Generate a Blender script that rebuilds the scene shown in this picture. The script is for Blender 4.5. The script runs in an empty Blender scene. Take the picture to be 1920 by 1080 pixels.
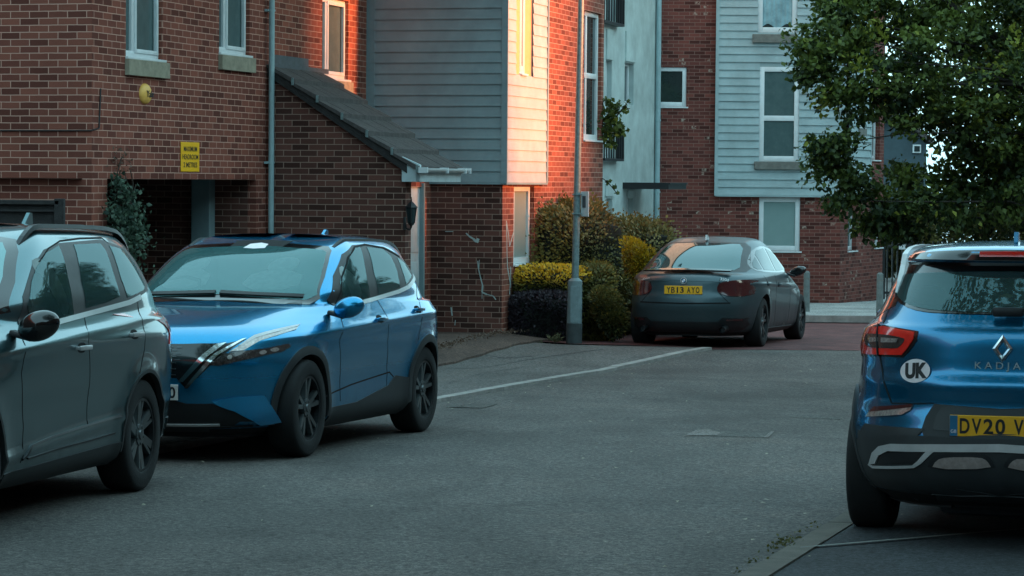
import bpy, bmesh, math, random
import numpy as np
from mathutils import Vector, Matrix
from mathutils.bvhtree import BVHTree
from mathutils.geometry import delaunay_2d_cdt
random.seed(7); rng = np.random.default_rng(7)
scn = bpy.context.scene
COL = scn.collection
R = math.radians

# ---------------------------------------------------------------- camera
FPX = 4950.0
cam_d = bpy.data.cameras.new('camera'); cam = bpy.data.objects.new('camera', cam_d); COL.objects.link(cam)
cam_d.sensor_width = 36.0; cam_d.lens = FPX/1920*36.0; cam_d.clip_start = 0.1; cam_d.clip_end = 3000
CR = (Matrix.Rotation(R(90-2.35), 3, 'X') @ Matrix.Rotation(R(0.45), 3, 'Z'))
CPOS = Vector((0, 0, 1.6))
cam.matrix_world = Matrix.Translation(CPOS) @ CR.to_4x4()
scn.camera = cam
def ray(px, py):
    return CR @ Vector(((px-960)/FPX, (540-py)/FPX, -1.0))
_n = math.hypot(0.2829, 0.9591); UX, UY = 0.2829/_n, 0.9591/_n                  # direction of the street; n is square to it, towards the road
U = Vector((UX, UY, 0)); N = Vector((UY, -UX, 0))
def st(s, t, z=0.0): return U*s + N*t + Vector((0, 0, z))
def on_t(px, py, c):
    d = ray(px, py); r = c/d.dot(N); P = d*r + CPOS
    return P.dot(U), P.z
def on_s(px, py, c):
    d = ray(px, py); r = c/d.dot(U); P = d*r + CPOS
    return P.dot(N), P.z
def at(px, py, Y):
    d = ray(px, py); return d*(Y/d.y) + CPOS

SLOPE = 0.0222
def smooth(a, b, v):
    v = min(1, max(0, (v-a)/(b-a))); return v*v*(3-2*v)
def gz(x, y):
    return -SLOPE*y + 0.14*smooth(31.5, 35.5, y)
def on_ground(px, py, dz=0.0):
    d = ray(px, py); r = 5.0
    for _ in range(60):
        P = d*r + CPOS
        r -= (P.z - gz(P.x, P.y) - dz)/(d.z + SLOPE)*0.8*(1 if d.z+SLOPE < 0 else -1)
    return d*r + CPOS

# ---------------------------------------------------------------- object helpers
def meta(o, label=None, cat=None, group=None, kind=None):
    if label: o['label'] = label
    if cat: o['category'] = cat
    if group: o['group'] = group
    if kind: o['kind'] = kind
    return o
LOCAL = {}
def name_of(o): return o.name
def inv_of(o): return LOCAL[o.name].inverted()
def empty(name, M=None, parent=None, **k):
    o = bpy.data.objects.new(name, None); COL.objects.link(o); o.empty_display_size = 0.2
    if parent: o.parent = parent
    if M is not None: o.matrix_basis = M; LOCAL[name_of(o)] = M.copy()
    return meta(o, **k)
def mesh_obj(name, verts, faces, mat, parent=None, smooth_=False, uvs=None, sharp=None, **k):
    me = bpy.data.meshes.new(name)
    me.from_pydata([tuple(v) for v in verts], [], [tuple(f) for f in faces])
    if uvs is not None:
        uv = me.uv_layers.new(name='UVMap'); i = 0
        for f in faces:
            for v in f:
                uv.data[i].uv = uvs[v]; i += 1
    return finish(name, me, mat, parent, smooth_, sharp, **k)
def finish(name, me, mat, parent=None, smooth_=False, sharp=None, **k):
    for m in (mat if isinstance(mat, (list, tuple)) else [mat]): me.materials.append(m)
    if smooth_:
        me.polygons.foreach_set('use_smooth', [True]*len(me.polygons))
        if sharp: me.set_sharp_from_angle(angle=R(sharp))
    me.update()
    o = bpy.data.objects.new(name, me); COL.objects.link(o)
    if parent: o.parent = parent
    return meta(o, **k)

class MB:
    """collects simple shapes into one mesh"""
    def __init__(s): s.bm = bmesh.new(); s.uv = s.bm.loops.layers.uv.new('UVMap')
    def box(s, c, size, rot=None, bev=0.0, seg=2):
        r = bmesh.ops.create_cube(s.bm, size=1.0); vs = r['verts']
        bmesh.ops.scale(s.bm, vec=size, verts=vs)
        if bev > 0:
            es = list({e for v in vs for e in v.link_edges})
            rr = bmesh.ops.bevel(s.bm, geom=es, offset=bev, segments=seg, affect='EDGES', profile=0.5)
            vs = list({v for f in rr['faces'] for v in f.verts} | {v for v in vs if v.is_valid})
        M = Matrix.Translation(Vector(c)) @ (rot.to_4x4() if rot is not None else Matrix.Identity(4))
        bmesh.ops.transform(s.bm, matrix=M, verts=vs); return vs
    def cyl(s, p0, p1, r0, r1=None, n=16, caps=True):
        p0, p1 = Vector(p0), Vector(p1); r1 = r0 if r1 is None else r1
        d = (p1-p0); q = d.to_track_quat('Z', 'Y').to_matrix().to_4x4()
        rr = bmesh.ops.create_cone(s.bm, cap_ends=caps, segments=n, radius1=r0, radius2=max(r1, 1e-4), depth=d.length)
        bmesh.ops.transform(s.bm, matrix=Matrix.Translation((p0+p1)/2) @ q, verts=rr['verts']); return rr['verts']
    def tube(s, pts, r, n=8):
        for a, b in zip(pts[:-1], pts[1:]): s.cyl(a, b, r, r, n)
    def sph(s, c, r, sc=(1, 1, 1), u=16, v=10):
        rr = bmesh.ops.create_uvsphere(s.bm, u_segments=u, v_segments=v, radius=r)
        bmesh.ops.scale(s.bm, vec=sc, verts=rr['verts']); bmesh.ops.translate(s.bm, vec=Vector(c), verts=rr['verts']); return rr['verts']
    def quad(s, a, b, c, d, uv=None):
        vs = [s.bm.verts.new(Vector(p)) for p in (a, b, c, d)]; f = s.bm.faces.new(vs)
        if uv:
            for l, q in zip(f.loops, uv): l[s.uv].uv = q
        return f
    def poly(s, pts, uv=None):
        vs = [s.bm.verts.new(Vector(p)) for p in pts]; f = s.bm.faces.new(vs)
        if uv:
            for l, q in zip(f.loops, uv): l[s.uv].uv = q
        return f
    def prism(s, pts, off):
        off = Vector(off); a = [s.bm.verts.new(Vector(p)) for p in pts]; b = [s.bm.verts.new(Vector(p)+off) for p in pts]
        s.bm.faces.new(a); s.bm.faces.new(b[::-1])
        for i in range(len(a)):
            j = (i+1) % len(a); s.bm.faces.new((a[i], b[i], b[j], a[j]))
    def build(s, name, mat, parent=None, smooth_=False, sharp=35, **k):
        if True: bmesh.ops.recalc_face_normals(s.bm, faces=[f for f in s.bm.faces])
        me = bpy.data.meshes.new(name); s.bm.to_mesh(me); s.bm.free()
        return finish(name, me, mat, parent, smooth_, sharp if smooth_ else None, **k)

# ---------------------------------------------------------------- materials
def nt(name):
    m = bpy.data.materials.new(name); m.use_nodes = True; t = m.node_tree
    b = t.nodes['Principled BSDF']; return m, t, b
def nd(t, typ, **k):
    n = t.nodes.new(typ)
    for a, v in k.items():
        if a in n.inputs: n.inputs[a].default_value = v
        else: setattr(n, a, v)
    return n
def rgba(c): return (c[0], c[1], c[2], 1.0)
def ramp(t, src, stops):
    r = t.nodes.new('ShaderNodeValToRGB'); e = r.color_ramp.elements
    while len(e) < len(stops): e.new(0.5)
    for q, (p, c) in zip(e, stops): q.position = p; q.color = rgba(c)
    t.links.new(src, r.inputs[0]); return r.outputs[0]
def mixc(t, fac, a, b, mode='MIX'):
    m = t.nodes.new('ShaderNodeMix'); m.data_type = 'RGBA'; m.blend_type = mode
    for s, v in ((m.inputs[0], fac), (m.inputs[6], a), (m.inputs[7], b)):
        if isinstance(v, (int, float)): s.default_value = v
        elif isinstance(v, tuple): s.default_value = rgba(v) if len(v) == 3 else v
        else: t.links.new(v, s)
    return m.outputs[2]
def math_(t, op, a, b=None, c=None):
    m = t.nodes.new('ShaderNodeMath'); m.operation = op
    for i, v in enumerate((a, b, c)):
        if v is None: continue
        if isinstance(v, (int, float)): m.inputs[i].default_value = v
        else: t.links.new(v, m.inputs[i])
    return m.outputs[0]
def coords(t, which='Object', scale=(1, 1, 1)):
    c = t.nodes.new('ShaderNodeTexCoord'); mp = t.nodes.new('ShaderNodeMapping'); mp.inputs['Scale'].default_value = scale
    t.links.new(c.outputs[which], mp.inputs[0]); return mp.outputs[0]
def noise(t, vec, scale, detail=4, rough=0.6, dist=0.0):
    n = nd(t, 'ShaderNodeTexNoise', Scale=scale, Detail=detail, Roughness=rough, Distortion=dist); t.links.new(vec, n.inputs['Vector']); return n.outputs['Fac']
def bump(t, b, h, strength=0.3, dist=0.01):
    n = nd(t, 'ShaderNodeBump', Strength=strength, Distance=dist); t.links.new(h, n.inputs['Height']); t.links.new(n.outputs[0], b.inputs['Normal'])
def simple(name, c, rough=0.5, metal=0.0, var=0.15, nscale=6.0, bstr=0.0, bscale=80.0, spec=0.5, coat=0.0):
    m, t, b = nt(name); v = coords(t)
    f = noise(t, v, nscale, 5, 0.65)
    d = tuple(x*(1-var) for x in c); l = tuple(min(1, x*(1+var)) for x in c)
    t.links.new(ramp(t, f, [(0.3, d), (0.7, l)]), b.inputs['Base Color'])
    rr = math_(t, 'MULTIPLY_ADD', f, 0.15, rough-0.07); t.links.new(rr, b.inputs['Roughness'])
    b.inputs['Metallic'].default_value = metal; b.inputs['Specular IOR Level'].default_value = spec
    b.inputs['Coat Weight'].default_value = coat; b.inputs['Coat Roughness'].default_value = 0.03
    if bstr: bump(t, b, noise(t, v, bscale, 3, 0.7), bstr, 0.01)
    return m
def brick(name, c1, c2, mortar, dark=0.5, light_spots=0.0, bw=0.225, rh=0.075, stain=0.35):
    m, t, b = nt(name); v = coords(t, 'UV')
    w = nd(t, 'ShaderNodeTexNoise', Scale=9.0, Detail=3.0); t.links.new(v, w.inputs['Vector'])
    off = t.nodes.new('ShaderNodeVectorMath'); off.operation = 'MULTIPLY_ADD'
    t.links.new(w.outputs['Color'], off.inputs[0]); off.inputs[1].default_value = (0.006, 0.006, 0); t.links.new(v, off.inputs[2])
    br = nd(t, 'ShaderNodeTexBrick', offset=0.5, offset_frequency=2, squash=1.0)
    br.inputs['Scale'].default_value = 1.0; br.inputs['Brick Width'].default_value = bw; br.inputs['Row Height'].default_value = rh
    br.inputs['Mortar Size'].default_value = 0.0052; br.inputs['Mortar Smooth'].default_value = 0.15; br.inputs['Bias'].default_value = -0.1
    br.inputs['Color1'].default_value = (0, 0, 0, 1); br.inputs['Color2'].default_value = (1, 1, 1, 1); br.inputs['Mortar'].default_value = (0.5, 0.5, 0.5, 1)
    t.links.new(off.outputs[0], br.inputs['Vector'])
    body = ramp(t, br.outputs['Color'], [(0.0, tuple(x*dark for x in c1)), (0.22, c1), (0.75, c2), (1.0, tuple(x*1.15 for x in c2))])
    fine = noise(t, v, 130, 4, 0.7)
    body = mixc(t, 0.75, body, ramp(t, fine, [(0.25, (0.45, 0.45, 0.45)), (0.75, (1.25, 1.25, 1.25))]), 'MULTIPLY')
    big = noise(t, v, 0.9, 5, 0.6)
    body = mixc(t, stain, body, ramp(t, big, [(0.3, (0.45, 0.45, 0.48)), (0.65, (1.15, 1.1, 1.1))]), 'MULTIPLY')
    if light_spots:
        vo = nd(t, 'ShaderNodeTexBrick', offset=0.5, offset_frequency=2)
        vo.inputs['Scale'].default_value = 1.0; vo.inputs['Brick Width'].default_value = bw/2; vo.inputs['Row Height'].default_value = rh
        vo.inputs['Mortar Size'].default_value = 0.008; vo.inputs['Bias'].default_value = 0.0
        vo.inputs['Color1'].default_value = (0, 0, 0, 1); vo.inputs['Color2'].default_value = (1, 1, 1, 1); vo.inputs['Mortar'].default_value = (0, 0, 0, 1)
        t.links.new(v, vo.inputs['Vector'])
        sp = math_(t, 'GREATER_THAN', vo.outputs['Color'], 0.92)
        cl = math_(t, 'GREATER_THAN', noise(t, v, 0.8, 2), 0.5)
        fn = ramp(t, noise(t, v, 18, 3), [(0.42, (0, 0, 0)), (0.62, (1, 1, 1))])
        sp = math_(t, 'MULTIPLY', math_(t, 'MULTIPLY', sp, cl), fn)
        body = mixc(t, math_(t, 'MULTIPLY', sp, light_spots), body, (0.42, 0.33, 0.27))
    mo = mixc(t, fine, tuple(x*0.75 for x in mortar), tuple(x*1.15 for x in mortar))
    c = mixc(t, br.outputs['Fac'], body, mo)
    t.links.new(c, b.inputs['Base Color']); b.inputs['Roughness'].default_value = 0.9; b.inputs['Specular IOR Level'].default_value = 0.15
    h = math_(t, 'SUBTRACT', math_(t, 'MULTIPLY', fine, 0.35), br.outputs['Fac']); bump(t, b, h, 0.7, 0.006)
    return m
def asphalt(name, base, warm, grain=1.0):
    m, t, b = nt(name); v = coords(t)
    g = noise(t, v, 90, 2, 0.8); g2 = noise(t, v, 30, 3, 0.75); big = noise(t, v, 0.55, 6, 0.65, 0.6); st_ = noise(t, coords(t, 'Object', (1.6, 0.35, 1)), 1.2, 5, 0.6)
    c = ramp(t, g, [(0.3, tuple(x*(1-0.55*grain) for x in base)), (0.5, base), (0.72, tuple(x*(1+0.9*grain) for x in base))])
    c = mixc(t, 0.62, c, ramp(t, g2, [(0.35, (0.12, 0.12, 0.12)), (0.65, (2.0, 2.0, 2.0))]), 'MULTIPLY')
    c = mixc(t, 0.7, c, ramp(t, big, [(0.3, (0.5, 0.5, 0.5)), (0.55, (1, 1, 1)), (0.75, warm)]), 'MULTIPLY')
    c = mixc(t, 0.5, c, ramp(t, st_, [(0.35, (0.62, 0.62, 0.62)), (0.6, (1.1, 1.1, 1.1))]), 'MULTIPLY')
    t.links.new(c, b.inputs['Base Color']); b.inputs['Roughness'].default_value = 0.85; b.inputs['Specular IOR Level'].default_value = 0.3
    bump(t, b, math_(t, 'ADD', g, g2), 0.5, 0.006); return m
def paint(name, c, flake=0.5, rough=0.32, metal=0.55, dirt=0.15, coat=1.0):
    m, t, b = nt(name); v = coords(t)
    f = noise(t, v, 900, 1, 0.5); d = noise(t, v, 3.0, 5, 0.7)
    col = mixc(t, flake, c, ramp(t, f, [(0.4, tuple(x*0.6 for x in c)), (0.65, tuple(min(1, x*1.6+0.01) for x in c))]))
    sep = t.nodes.new('ShaderNodeSeparateXYZ'); t.links.new(v, sep.inputs[0])
    low = math_(t, 'SUBTRACT', 0.62, sep.outputs['Z']); low = math_(t, 'MULTIPLY', low, 1.8)
    low = math_(t, 'MULTIPLY', math_(t, 'MAXIMUM', low, 0.0), d)
    dm = math_(t, 'MINIMUM', math_(t, 'MULTIPLY_ADD', low, 1.2, dirt*0.15), 0.75)
    col = mixc(t, dm, col, (0.035, 0.034, 0.032))
    t.links.new(col, b.inputs['Base Color']); b.inputs['Metallic'].default_value = metal
    t.links.new(math_(t, 'MULTIPLY_ADD', dm, 0.5, rough), b.inputs['Roughness'])
    b.inputs['Coat Weight'].default_value = coat; b.inputs['Coat IOR'].default_value = 1.5
    t.links.new(math_(t, 'MULTIPLY_ADD', dm, 0.5, 0.03), b.inputs['Coat Roughness'])
    return m
def glass(name, c, ior=2.1, rough=0.03, dusty=0.08):
    m, t, b = nt(name); v = coords(t); d = noise(t, v, 5, 6, 0.7)
    t.links.new(mixc(t, math_(t, 'MULTIPLY', d, dusty), c, (0.35, 0.42, 0.42)), b.inputs['Base Color'])
    b.inputs['Specular Tint'].default_value = (.58, .97, 1, 1); b.inputs['IOR'].default_value = ior; t.links.new(math_(t, 'MULTIPLY_ADD', d, dusty*0.6, rough), b.inputs['Roughness']); return m
def seeglass(name, c, alpha, ior=2.0):
    m, t, b = nt(name); v = coords(t); d = noise(t, v, 4, 6, 0.7)
    t.links.new(mixc(t, math_(t, 'MULTIPLY', d, .3), c, (0.3, 0.4, 0.4)), b.inputs['Base Color'])
    b.inputs['Specular Tint'].default_value = (.58, .97, 1, 1); b.inputs['IOR'].default_value = ior; b.inputs['Roughness'].default_value = 0.03
    fr = nd(t, 'ShaderNodeFresnel', IOR=ior); t.links.new(math_(t, 'MULTIPLY_ADD', fr.outputs[0], 1.0-alpha, alpha), b.inputs['Alpha']); return m
def leafmat(name, dark, light, tip=None):
    m, t, b = nt(name); a = t.nodes.new('ShaderNodeAttribute'); a.attribute_name = 'leaf'
    sep = t.nodes.new('ShaderNodeSeparateColor'); t.links.new(a.outputs['Color'], sep.inputs[0])
    c = ramp(t, sep.outputs[0], [(0.0, dark), (1.0, light)])
    if tip: c = mixc(t, sep.outputs[1], c, tip)
    t.links.new(c, b.inputs['Base Color']); b.inputs['Roughness'].default_value = 0.55; b.inputs['Specular IOR Level'].default_value = 0.35
    tr = t.nodes.new('ShaderNodeBsdfTranslucent'); t.links.new(c, tr.inputs[0])
    mx = t.nodes.new('ShaderNodeMixShader'); mx.inputs[0].default_value = 0.28
    t.links.new(b.outputs[0], mx.inputs[1]); t.links.new(tr.outputs[0], mx.inputs[2]); t.links.new(mx.outputs[0], t.nodes['Material Output'].inputs[0])
    return m

M = dict(
 brick=brick('red_brick', (0.24, 0.078, 0.055), (0.33, 0.105, 0.07), (0.50, 0.29, 0.22), 0.68),
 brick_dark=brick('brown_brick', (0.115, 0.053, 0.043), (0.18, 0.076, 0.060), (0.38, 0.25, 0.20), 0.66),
 brick_far=brick('far_red_brick', (0.16, 0.052, 0.043), (0.22, 0.068, 0.054), (0.27, 0.155, 0.13), 0.6, 0.9),
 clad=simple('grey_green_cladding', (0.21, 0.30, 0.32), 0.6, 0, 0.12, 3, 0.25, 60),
 clad_far=simple('pale_cladding', (0.31, 0.405, 0.42), 0.6, 0, 0.16, 2.5, 0.25, 50),
 render=simple('white_render', (0.42, 0.50, 0.49), 0.85, 0, 0.22, 1.6, 0.4, 120),
 upvc=simple('white_frame_plastic', (0.68, 0.72, 0.73), 0.35, 0, 0.06, 8),
 stone=simple('stone_sill', (0.30, 0.27, 0.20), 0.9, 0, 0.25, 9, 0.5, 90),
 stone_dark=simple('weathered_sill', (0.17, 0.17, 0.155), 0.9, 0, 0.25, 9, 0.5, 90),
 pane=glass('window_glass', (0.012, 0.02, 0.022), 1.9, 0.02),
 pane_frost=glass('obscured_glass', (0.18, 0.27, 0.26), 1.5, 0.3, 0.4),
 tile=simple('roof_tile_concrete', (0.085, 0.075, 0.072), 0.95, 0, 0.35, 14, 0.8, 120),
 lead=simple('lead_flashing', (0.10, 0.11, 0.12), 0.7, 0.2, 0.2, 12),
 pipe=simple('grey_plastic_pipe', (0.30, 0.42, 0.44), 0.45, 0, 0.12, 5),
 asphalt=asphalt('road_asphalt', (0.090, 0.080, 0.074), (1.3, 1.15, 1.1)),
 bay=asphalt('bay_asphalt', (0.036, 0.038, 0.042), (1.1, 1.1, 1.15)),
 pave=asphalt('pavement_asphalt', (0.115, 0.104, 0.097), (1.3, 1.2, 1.1), 0.8),
 kerb=simple('kerb_stone', (0.30, 0.27, 0.25), 0.9, 0, 0.3, 5, 0.5, 90),
 kerb_dark=simple('dark_kerb_stone', (0.105, 0.09, 0.075), 0.9, 0, 0.35, 4, 0.6, 70),
 redpave=brick('red_block_paving', (0.13, 0.055, 0.055), (0.18, 0.072, 0.068), (0.10, 0.062, 0.06), 0.75, 0, 0.2, 0.1, 0.5),
 palepave=asphalt('pale_pavement', (0.30, 0.31, 0.30), (1.2, 1.15, 1.1), 0.6),
 soil=asphalt('bare_soil', (0.10, 0.065, 0.052), (1.3, 1.2, 1.1)),
 galv=simple('galvanised_steel', (0.20, 0.27, 0.275), 0.5, 0.35, 0.28, 22, 0.2, 40),
 black=simple('black_plastic', (0.012, 0.013, 0.015), 0.45, 0, 0.2, 20),
 blackg=simple('gloss_black', (0.006, 0.007, 0.008), 0.12, 0, 0.1, 20, coat=0.6),
 trim=simple('grey_plastic_trim', (0.022, 0.025, 0.027), 0.6, 0, 0.25, 9),
 silver=simple('satin_silver', (0.58, 0.57, 0.57), 0.32, 0.35, 0.08, 12),
 chrome=simple('chrome', (0.75, 0.78, 0.8), 0.12, 1.0, 0.03, 12),
 seam=simple('panel_gap', (0.003, 0.003, 0.004), 0.9, 0, 0, 12),
 rubber=simple('tyre_rubber', (0.008, 0.008, 0.0085), 0.85, 0, 0.3, 18, 0.3, 60),
 rim=simple('alloy_dark', (0.03, 0.033, 0.036), 0.35, 0.7, 0.25, 10),
 rimlight=simple('alloy_machined', (0.13, 0.145, 0.15), 0.3, 0.8, 0.2, 10),
 carglass_dark=glass('tinted_car_glass', (0.012, 0.022, 0.024), 1.5, 0.03, 0.06),
 carglass=glass('car_glass', (0.012, 0.045, 0.048), 1.8, 0.02, 0.04),
 screen=glass('windscreen_glass', (0.075, 0.13, 0.13), 2.8, 0.04, 0.25),
 screen_q=seeglass('clear_windscreen', (0.05, 0.17, 0.175), 0.42, 2.6),
 door_glass=seeglass('clear_door_glass', (0.02, 0.08, 0.085), 0.3, 2.6),
 seat=simple('seat_fabric', (0.34, 0.40, 0.40), 0.9, 0, 0.2, 20),
 pane_blind=glass('window_with_blind', (0.035, 0.075, 0.078), 1.5, 0.08, 0.25),
 pane_warm=glass('sun_tinted_pane', (0.80, 0.42, 0.18), 1.4, 0.2, 0.05),  # orange sun glow put into the pane colour
 carglass_k=seeglass('tinted_rear_glass', (0.022, 0.065, 0.068), 0.45, 2.0),
 upvc_dim=simple('pale_chrome_letters', (0.45, 0.48, 0.5), 0.3, 0.3, 0.05, 8),
 skid=simple('brushed_skid_panel', (0.34, 0.27, 0.25), 0.55, 0.2, 0.2, 40, 0.2, 120),
 strip=simple('bright_trim_strip', (0.72, 0.76, 0.76), 0.3, 0.1, 0.05, 8),
 redlens=simple('red_lens', (0.85, 0.02, 0.012), 0.15, 0, 0.1, 30, coat=1.0),
 darklens=simple('smoked_lens', (0.055, 0.008, 0.010), 0.15, 0, 0.1, 30, coat=1.0),
 clearlens=simple('clear_lens', (0.42, 0.38, 0.36), 0.15, 0.5, 0.5, 60, coat=1.0),
 lampdark=simple('lamp_interior', (0.06, 0.055, 0.055), 0.15, 0.5, 0.8, 45, coat=1.0),
 plate_y=simple('yellow_plate', (1.0, 0.46, 0.015), 0.4, 0, 0.05, 20),
 plate_w=simple('white_plate', (0.6, 0.58, 0.55), 0.4, 0, 0.05, 20),
 plate_b=simple('plate_blue_band', (0.02, 0.16, 0.3), 0.4, 0, 0.05, 20),
 ink=simple('black_lettering', (0.012, 0.012, 0.014), 0.5, 0, 0, 10),
 white=simple('white_vinyl', (0.95, 0.84, 0.86), 0.45, 0, 0.06, 25),
 sign_y=simple('yellow_sign', (1.0, 0.50, 0.01), 0.45, 0, 0.06, 12),
 alarm=simple('alarm_box_yellow', (0.85, 0.46, 0.10), 0.5, 0, 0.12, 12),
 paint_q=paint('bright_blue_paint', (0.001, 0.27, 0.52), 0.55, 0.25, 0.85),
 paint_k=paint('deep_blue_paint', (0.001, 0.16, 0.32), 0.3, 0.25, 0.85),
 paint_o=paint('slate_grey_paint', (0.055, 0.14, 0.16), 0.35, 0.26, 0.85, 0.2),
 paint_b=paint('dark_grey_paint', (0.050, 0.085, 0.098), 0.35, 0.40, 0.55, 0.2, 0.3),
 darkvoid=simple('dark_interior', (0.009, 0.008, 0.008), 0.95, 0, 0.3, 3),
 wood=simple('dark_wood', (0.03, 0.028, 0.028), 0.85, 0, 0.35, 12, 0.5, 60),
 bark=simple('bark', (0.05, 0.04, 0.032), 0.95, 0, 0.3, 14, 0.8, 40),
 slate=simple('blue_grey_wall', (0.055, 0.085, 0.10), 0.8, 0, 0.2, 2),
 leaf=leafmat('tree_leaf', (0.016, 0.032, 0.010), (0.15, 0.19, 0.035), (0.42, 0.42, 0.06)),
 hedge=leafmat('green_hedge_leaf', (0.018, 0.027, 0.012), (0.20, 0.17, 0.045), (0.42, 0.27, 0.05)),
 golden=leafmat('golden_leaf', (0.16, 0.10, 0.012), (0.75, 0.42, 0.012), (0.9, 0.55, 0.02)),
 purple=leafmat('purple_hedge_leaf', (0.014, 0.012, 0.018), (0.045, 0.032, 0.042), (0.08, 0.04, 0.04)),
 core=simple('hedge_core', (0.01, 0.012, 0.008), 1.0, 0, 0.3, 10),
)
# ---------------------------------------------------------------- cars
def pchip(xs, ys, xq):
    xs = np.asarray(xs, float); ys = np.asarray(ys, float); h = np.diff(xs); d = np.diff(ys)/h; n = len(xs)
    m = np.zeros(n); m[0] = d[0]; m[-1] = d[-1]
    for i in range(1, n-1):
        if d[i-1]*d[i] > 0:
            w1 = 2*h[i]+h[i-1]; w2 = h[i]+2*h[i-1]; m[i] = (w1+w2)/(w1/d[i-1]+w2/d[i])
    i = np.clip(np.searchsorted(xs, xq)-1, 0, n-2); t = (xq-xs[i])/h[i]
    return ((2*t**3-3*t**2+1)*ys[i] + (t**3-2*t**2+t)*h[i]*m[i] + (-2*t**3+3*t**2)*ys[i+1] + (t**3-t**2)*h[i]*m[i+1])

class Car:
    # rows: z, front x, rear x, half width, front exponent, rear exponent, side exponent
    def __init__(s, rows, xw, rarch, bumps=(), xc=-0.25):
        A = np.array(rows, float); s.xw = xw; s.rarch = rarch; s.bumps = bumps; s.xc = xc
        seg = np.sqrt(np.diff(A[:, 0])**2*4 + np.diff(A[:, 1])**2*.5 + np.diff(A[:, 2])**2*.5 + np.diff(A[:, 3])**2) + 0.02
        tau = np.concatenate([[0], np.cumsum(seg)])
        tq = np.linspace(0, tau[-1], 900)
        s.T = np.stack([pchip(tau, A[:, k], tq) for k in range(7)], 1)
        s.T[:, 0] = np.maximum.accumulate(s.T[:, 0] + np.arange(900)*1e-7)
    def row(s, z): return [np.interp(z, s.T[:, 0], s.T[:, k]) for k in range(1, 7)]
    def bump(s, x, z, w):
        r = 0.0
        for xa in s.xw:
            d = np.hypot(x-xa, z-0.345); r = r + 0.022*np.exp(-((d-s.rarch)/0.085)**2)*(z > 0.1)
        for f in s.bumps: r = r + f(x, z)
        return r
    def sy(s, x, z):                     # side surface
        xf, xr, w, pf, pr, q = s.row(z)
        e = np.where(x >= s.xc, (x-s.xc)/(xf-s.xc), (s.xc-x)/(s.xc-xr)); p = np.where(x >= s.xc, pf, pr)
        v = np.clip(1-np.clip(e, 0, 1)**p, 0, 1)**(1/q)
        return w*v + s.bump(x, z, w)*v**4
    def fx(s, y, z, rear=False):         # front / rear surface
        xf, xr, w, pf, pr, q = s.row(z)
        v = np.clip(np.abs(y)/w, 0, 0.9999)
        if rear: return s.xc - (s.xc-xr)*(1-v**q)**(1/pr)
        return s.xc + (xf-s.xc)*(1-v**q)**(1/pf)
    def P(s, mode, a, z):
        if mode == 'L': return Vector((a, float(s.sy(a, z)), z))
        if mode == 'R': return Vector((a, -float(s.sy(a, z)), z))
        return Vector((float(s.fx(a, z, mode == 'rear')), a, z))
    def PN(s, mode, a, z):
        e = 0.006; p = s.P(mode, a, z); da = s.P(mode, a+e, z)-s.P(mode, a-e, z); dz = s.P(mode, a, z+e)-s.P(mode, a, z-e)
        n = da.cross(dz).normalized()
        ref = {'L': Vector((0, 1, 0.3)), 'R': Vector((0, -1, 0.3)), 'front': Vector((1, 0, 0.5)), 'rear': Vector((-1, 0, 0.5))}[mode]
        return p, (n if n.dot(ref) > 0 else -n)
    def body_mesh(s, nl=110, nh=74):
        idx = np.linspace(0, 899, nl).astype(int); V = []; a = np.linspace(0, 1, 700)
        a = a*a*(3-2*a)*math.pi/2
        rings = []
        for i in idx:
            z, xf, xr, w, pf, pr, q = s.T[i]
            half = []
            for xe, p, m_ in ((xf, pf, nh//2+4), (xr, pr, nh//2-4)):
                x = (xe-s.xc)*np.cos(a)**(2/p); y = w*np.sin(a)**(2/q)
                x[-1] = 0; y[0] = 0; y[-1] = w
                # fill the long straight side
                L = np.concatenate([[0], np.cumsum(np.hypot(np.diff(x), np.diff(y)))])
                k = np.linspace(0, L[-1], m_); half.append((s.xc+np.interp(k, L, x), np.interp(k, L, y)))
            x = np.concatenate([half[0][0], half[1][0][::-1][1:]]); y = np.concatenate([half[0][1], half[1][1][::-1][1:]])
            y = y + s.bump(x, z, w)*np.clip(y/w, 0, 1)**4*(y > 1e-4)
            xx = np.concatenate([x, x[::-1][1:-1]]); yy = np.concatenate([y, -y[::-1][1:-1]])
            rings.append(np.stack([xx, yy, np.full_like(xx, z)], 1))
        m_ = len(rings[0]); V = np.concatenate(rings); F = []
        for i in range(nl-1):
            for j in range(m_):
                k = (j+1) % m_; F.append((i*m_+j, i*m_+k, (i+1)*m_+k, (i+1)*m_+j))
        F.append(tuple(range(m_))[::-1]); F.append(tuple((nl-1)*m_+j for j in range(m_)))
        return V, F

def densify(pts, h=0.03, closed=True):
    out = []; n = len(pts)
    for i in range(n if closed else n-1):
        a = pts[i]; b = pts[(i+1) % n]; L = math.hypot(b[0]-a[0], b[1]-a[1]); k = max(1, int(L/h))
        for j in range(k): out.append((a[0]+(b[0]-a[0])*j/k, a[1]+(b[1]-a[1])*j/k))
    if not closed: out.append(tuple(pts[-1]))
    return out
def chaikin(pts, it=2, closed=True):
    for _ in range(it):
        o = []; n = len(pts)
        if not closed: o.append(pts[0])
        for i in range(n if closed else n-1):
            a = pts[i]; b = pts[(i+1) % n]
            o += [(a[0]*.75+b[0]*.25, a[1]*.75+b[1]*.25), (a[0]*.25+b[0]*.75, a[1]*.25+b[1]*.75)]
        if not closed: o.append(pts[-1])
        pts = o
    return pts
def inside(p, poly):
    c = False; n = len(poly); j = n-1
    for i in range(n):
        a, b = poly[i], poly[j]
        if (a[1] > p[1]) != (b[1] > p[1]) and p[0] < (b[0]-a[0])*(p[1]-a[1])/(b[1]-a[1])+a[0]: c = not c
        j = i
    return c
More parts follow.
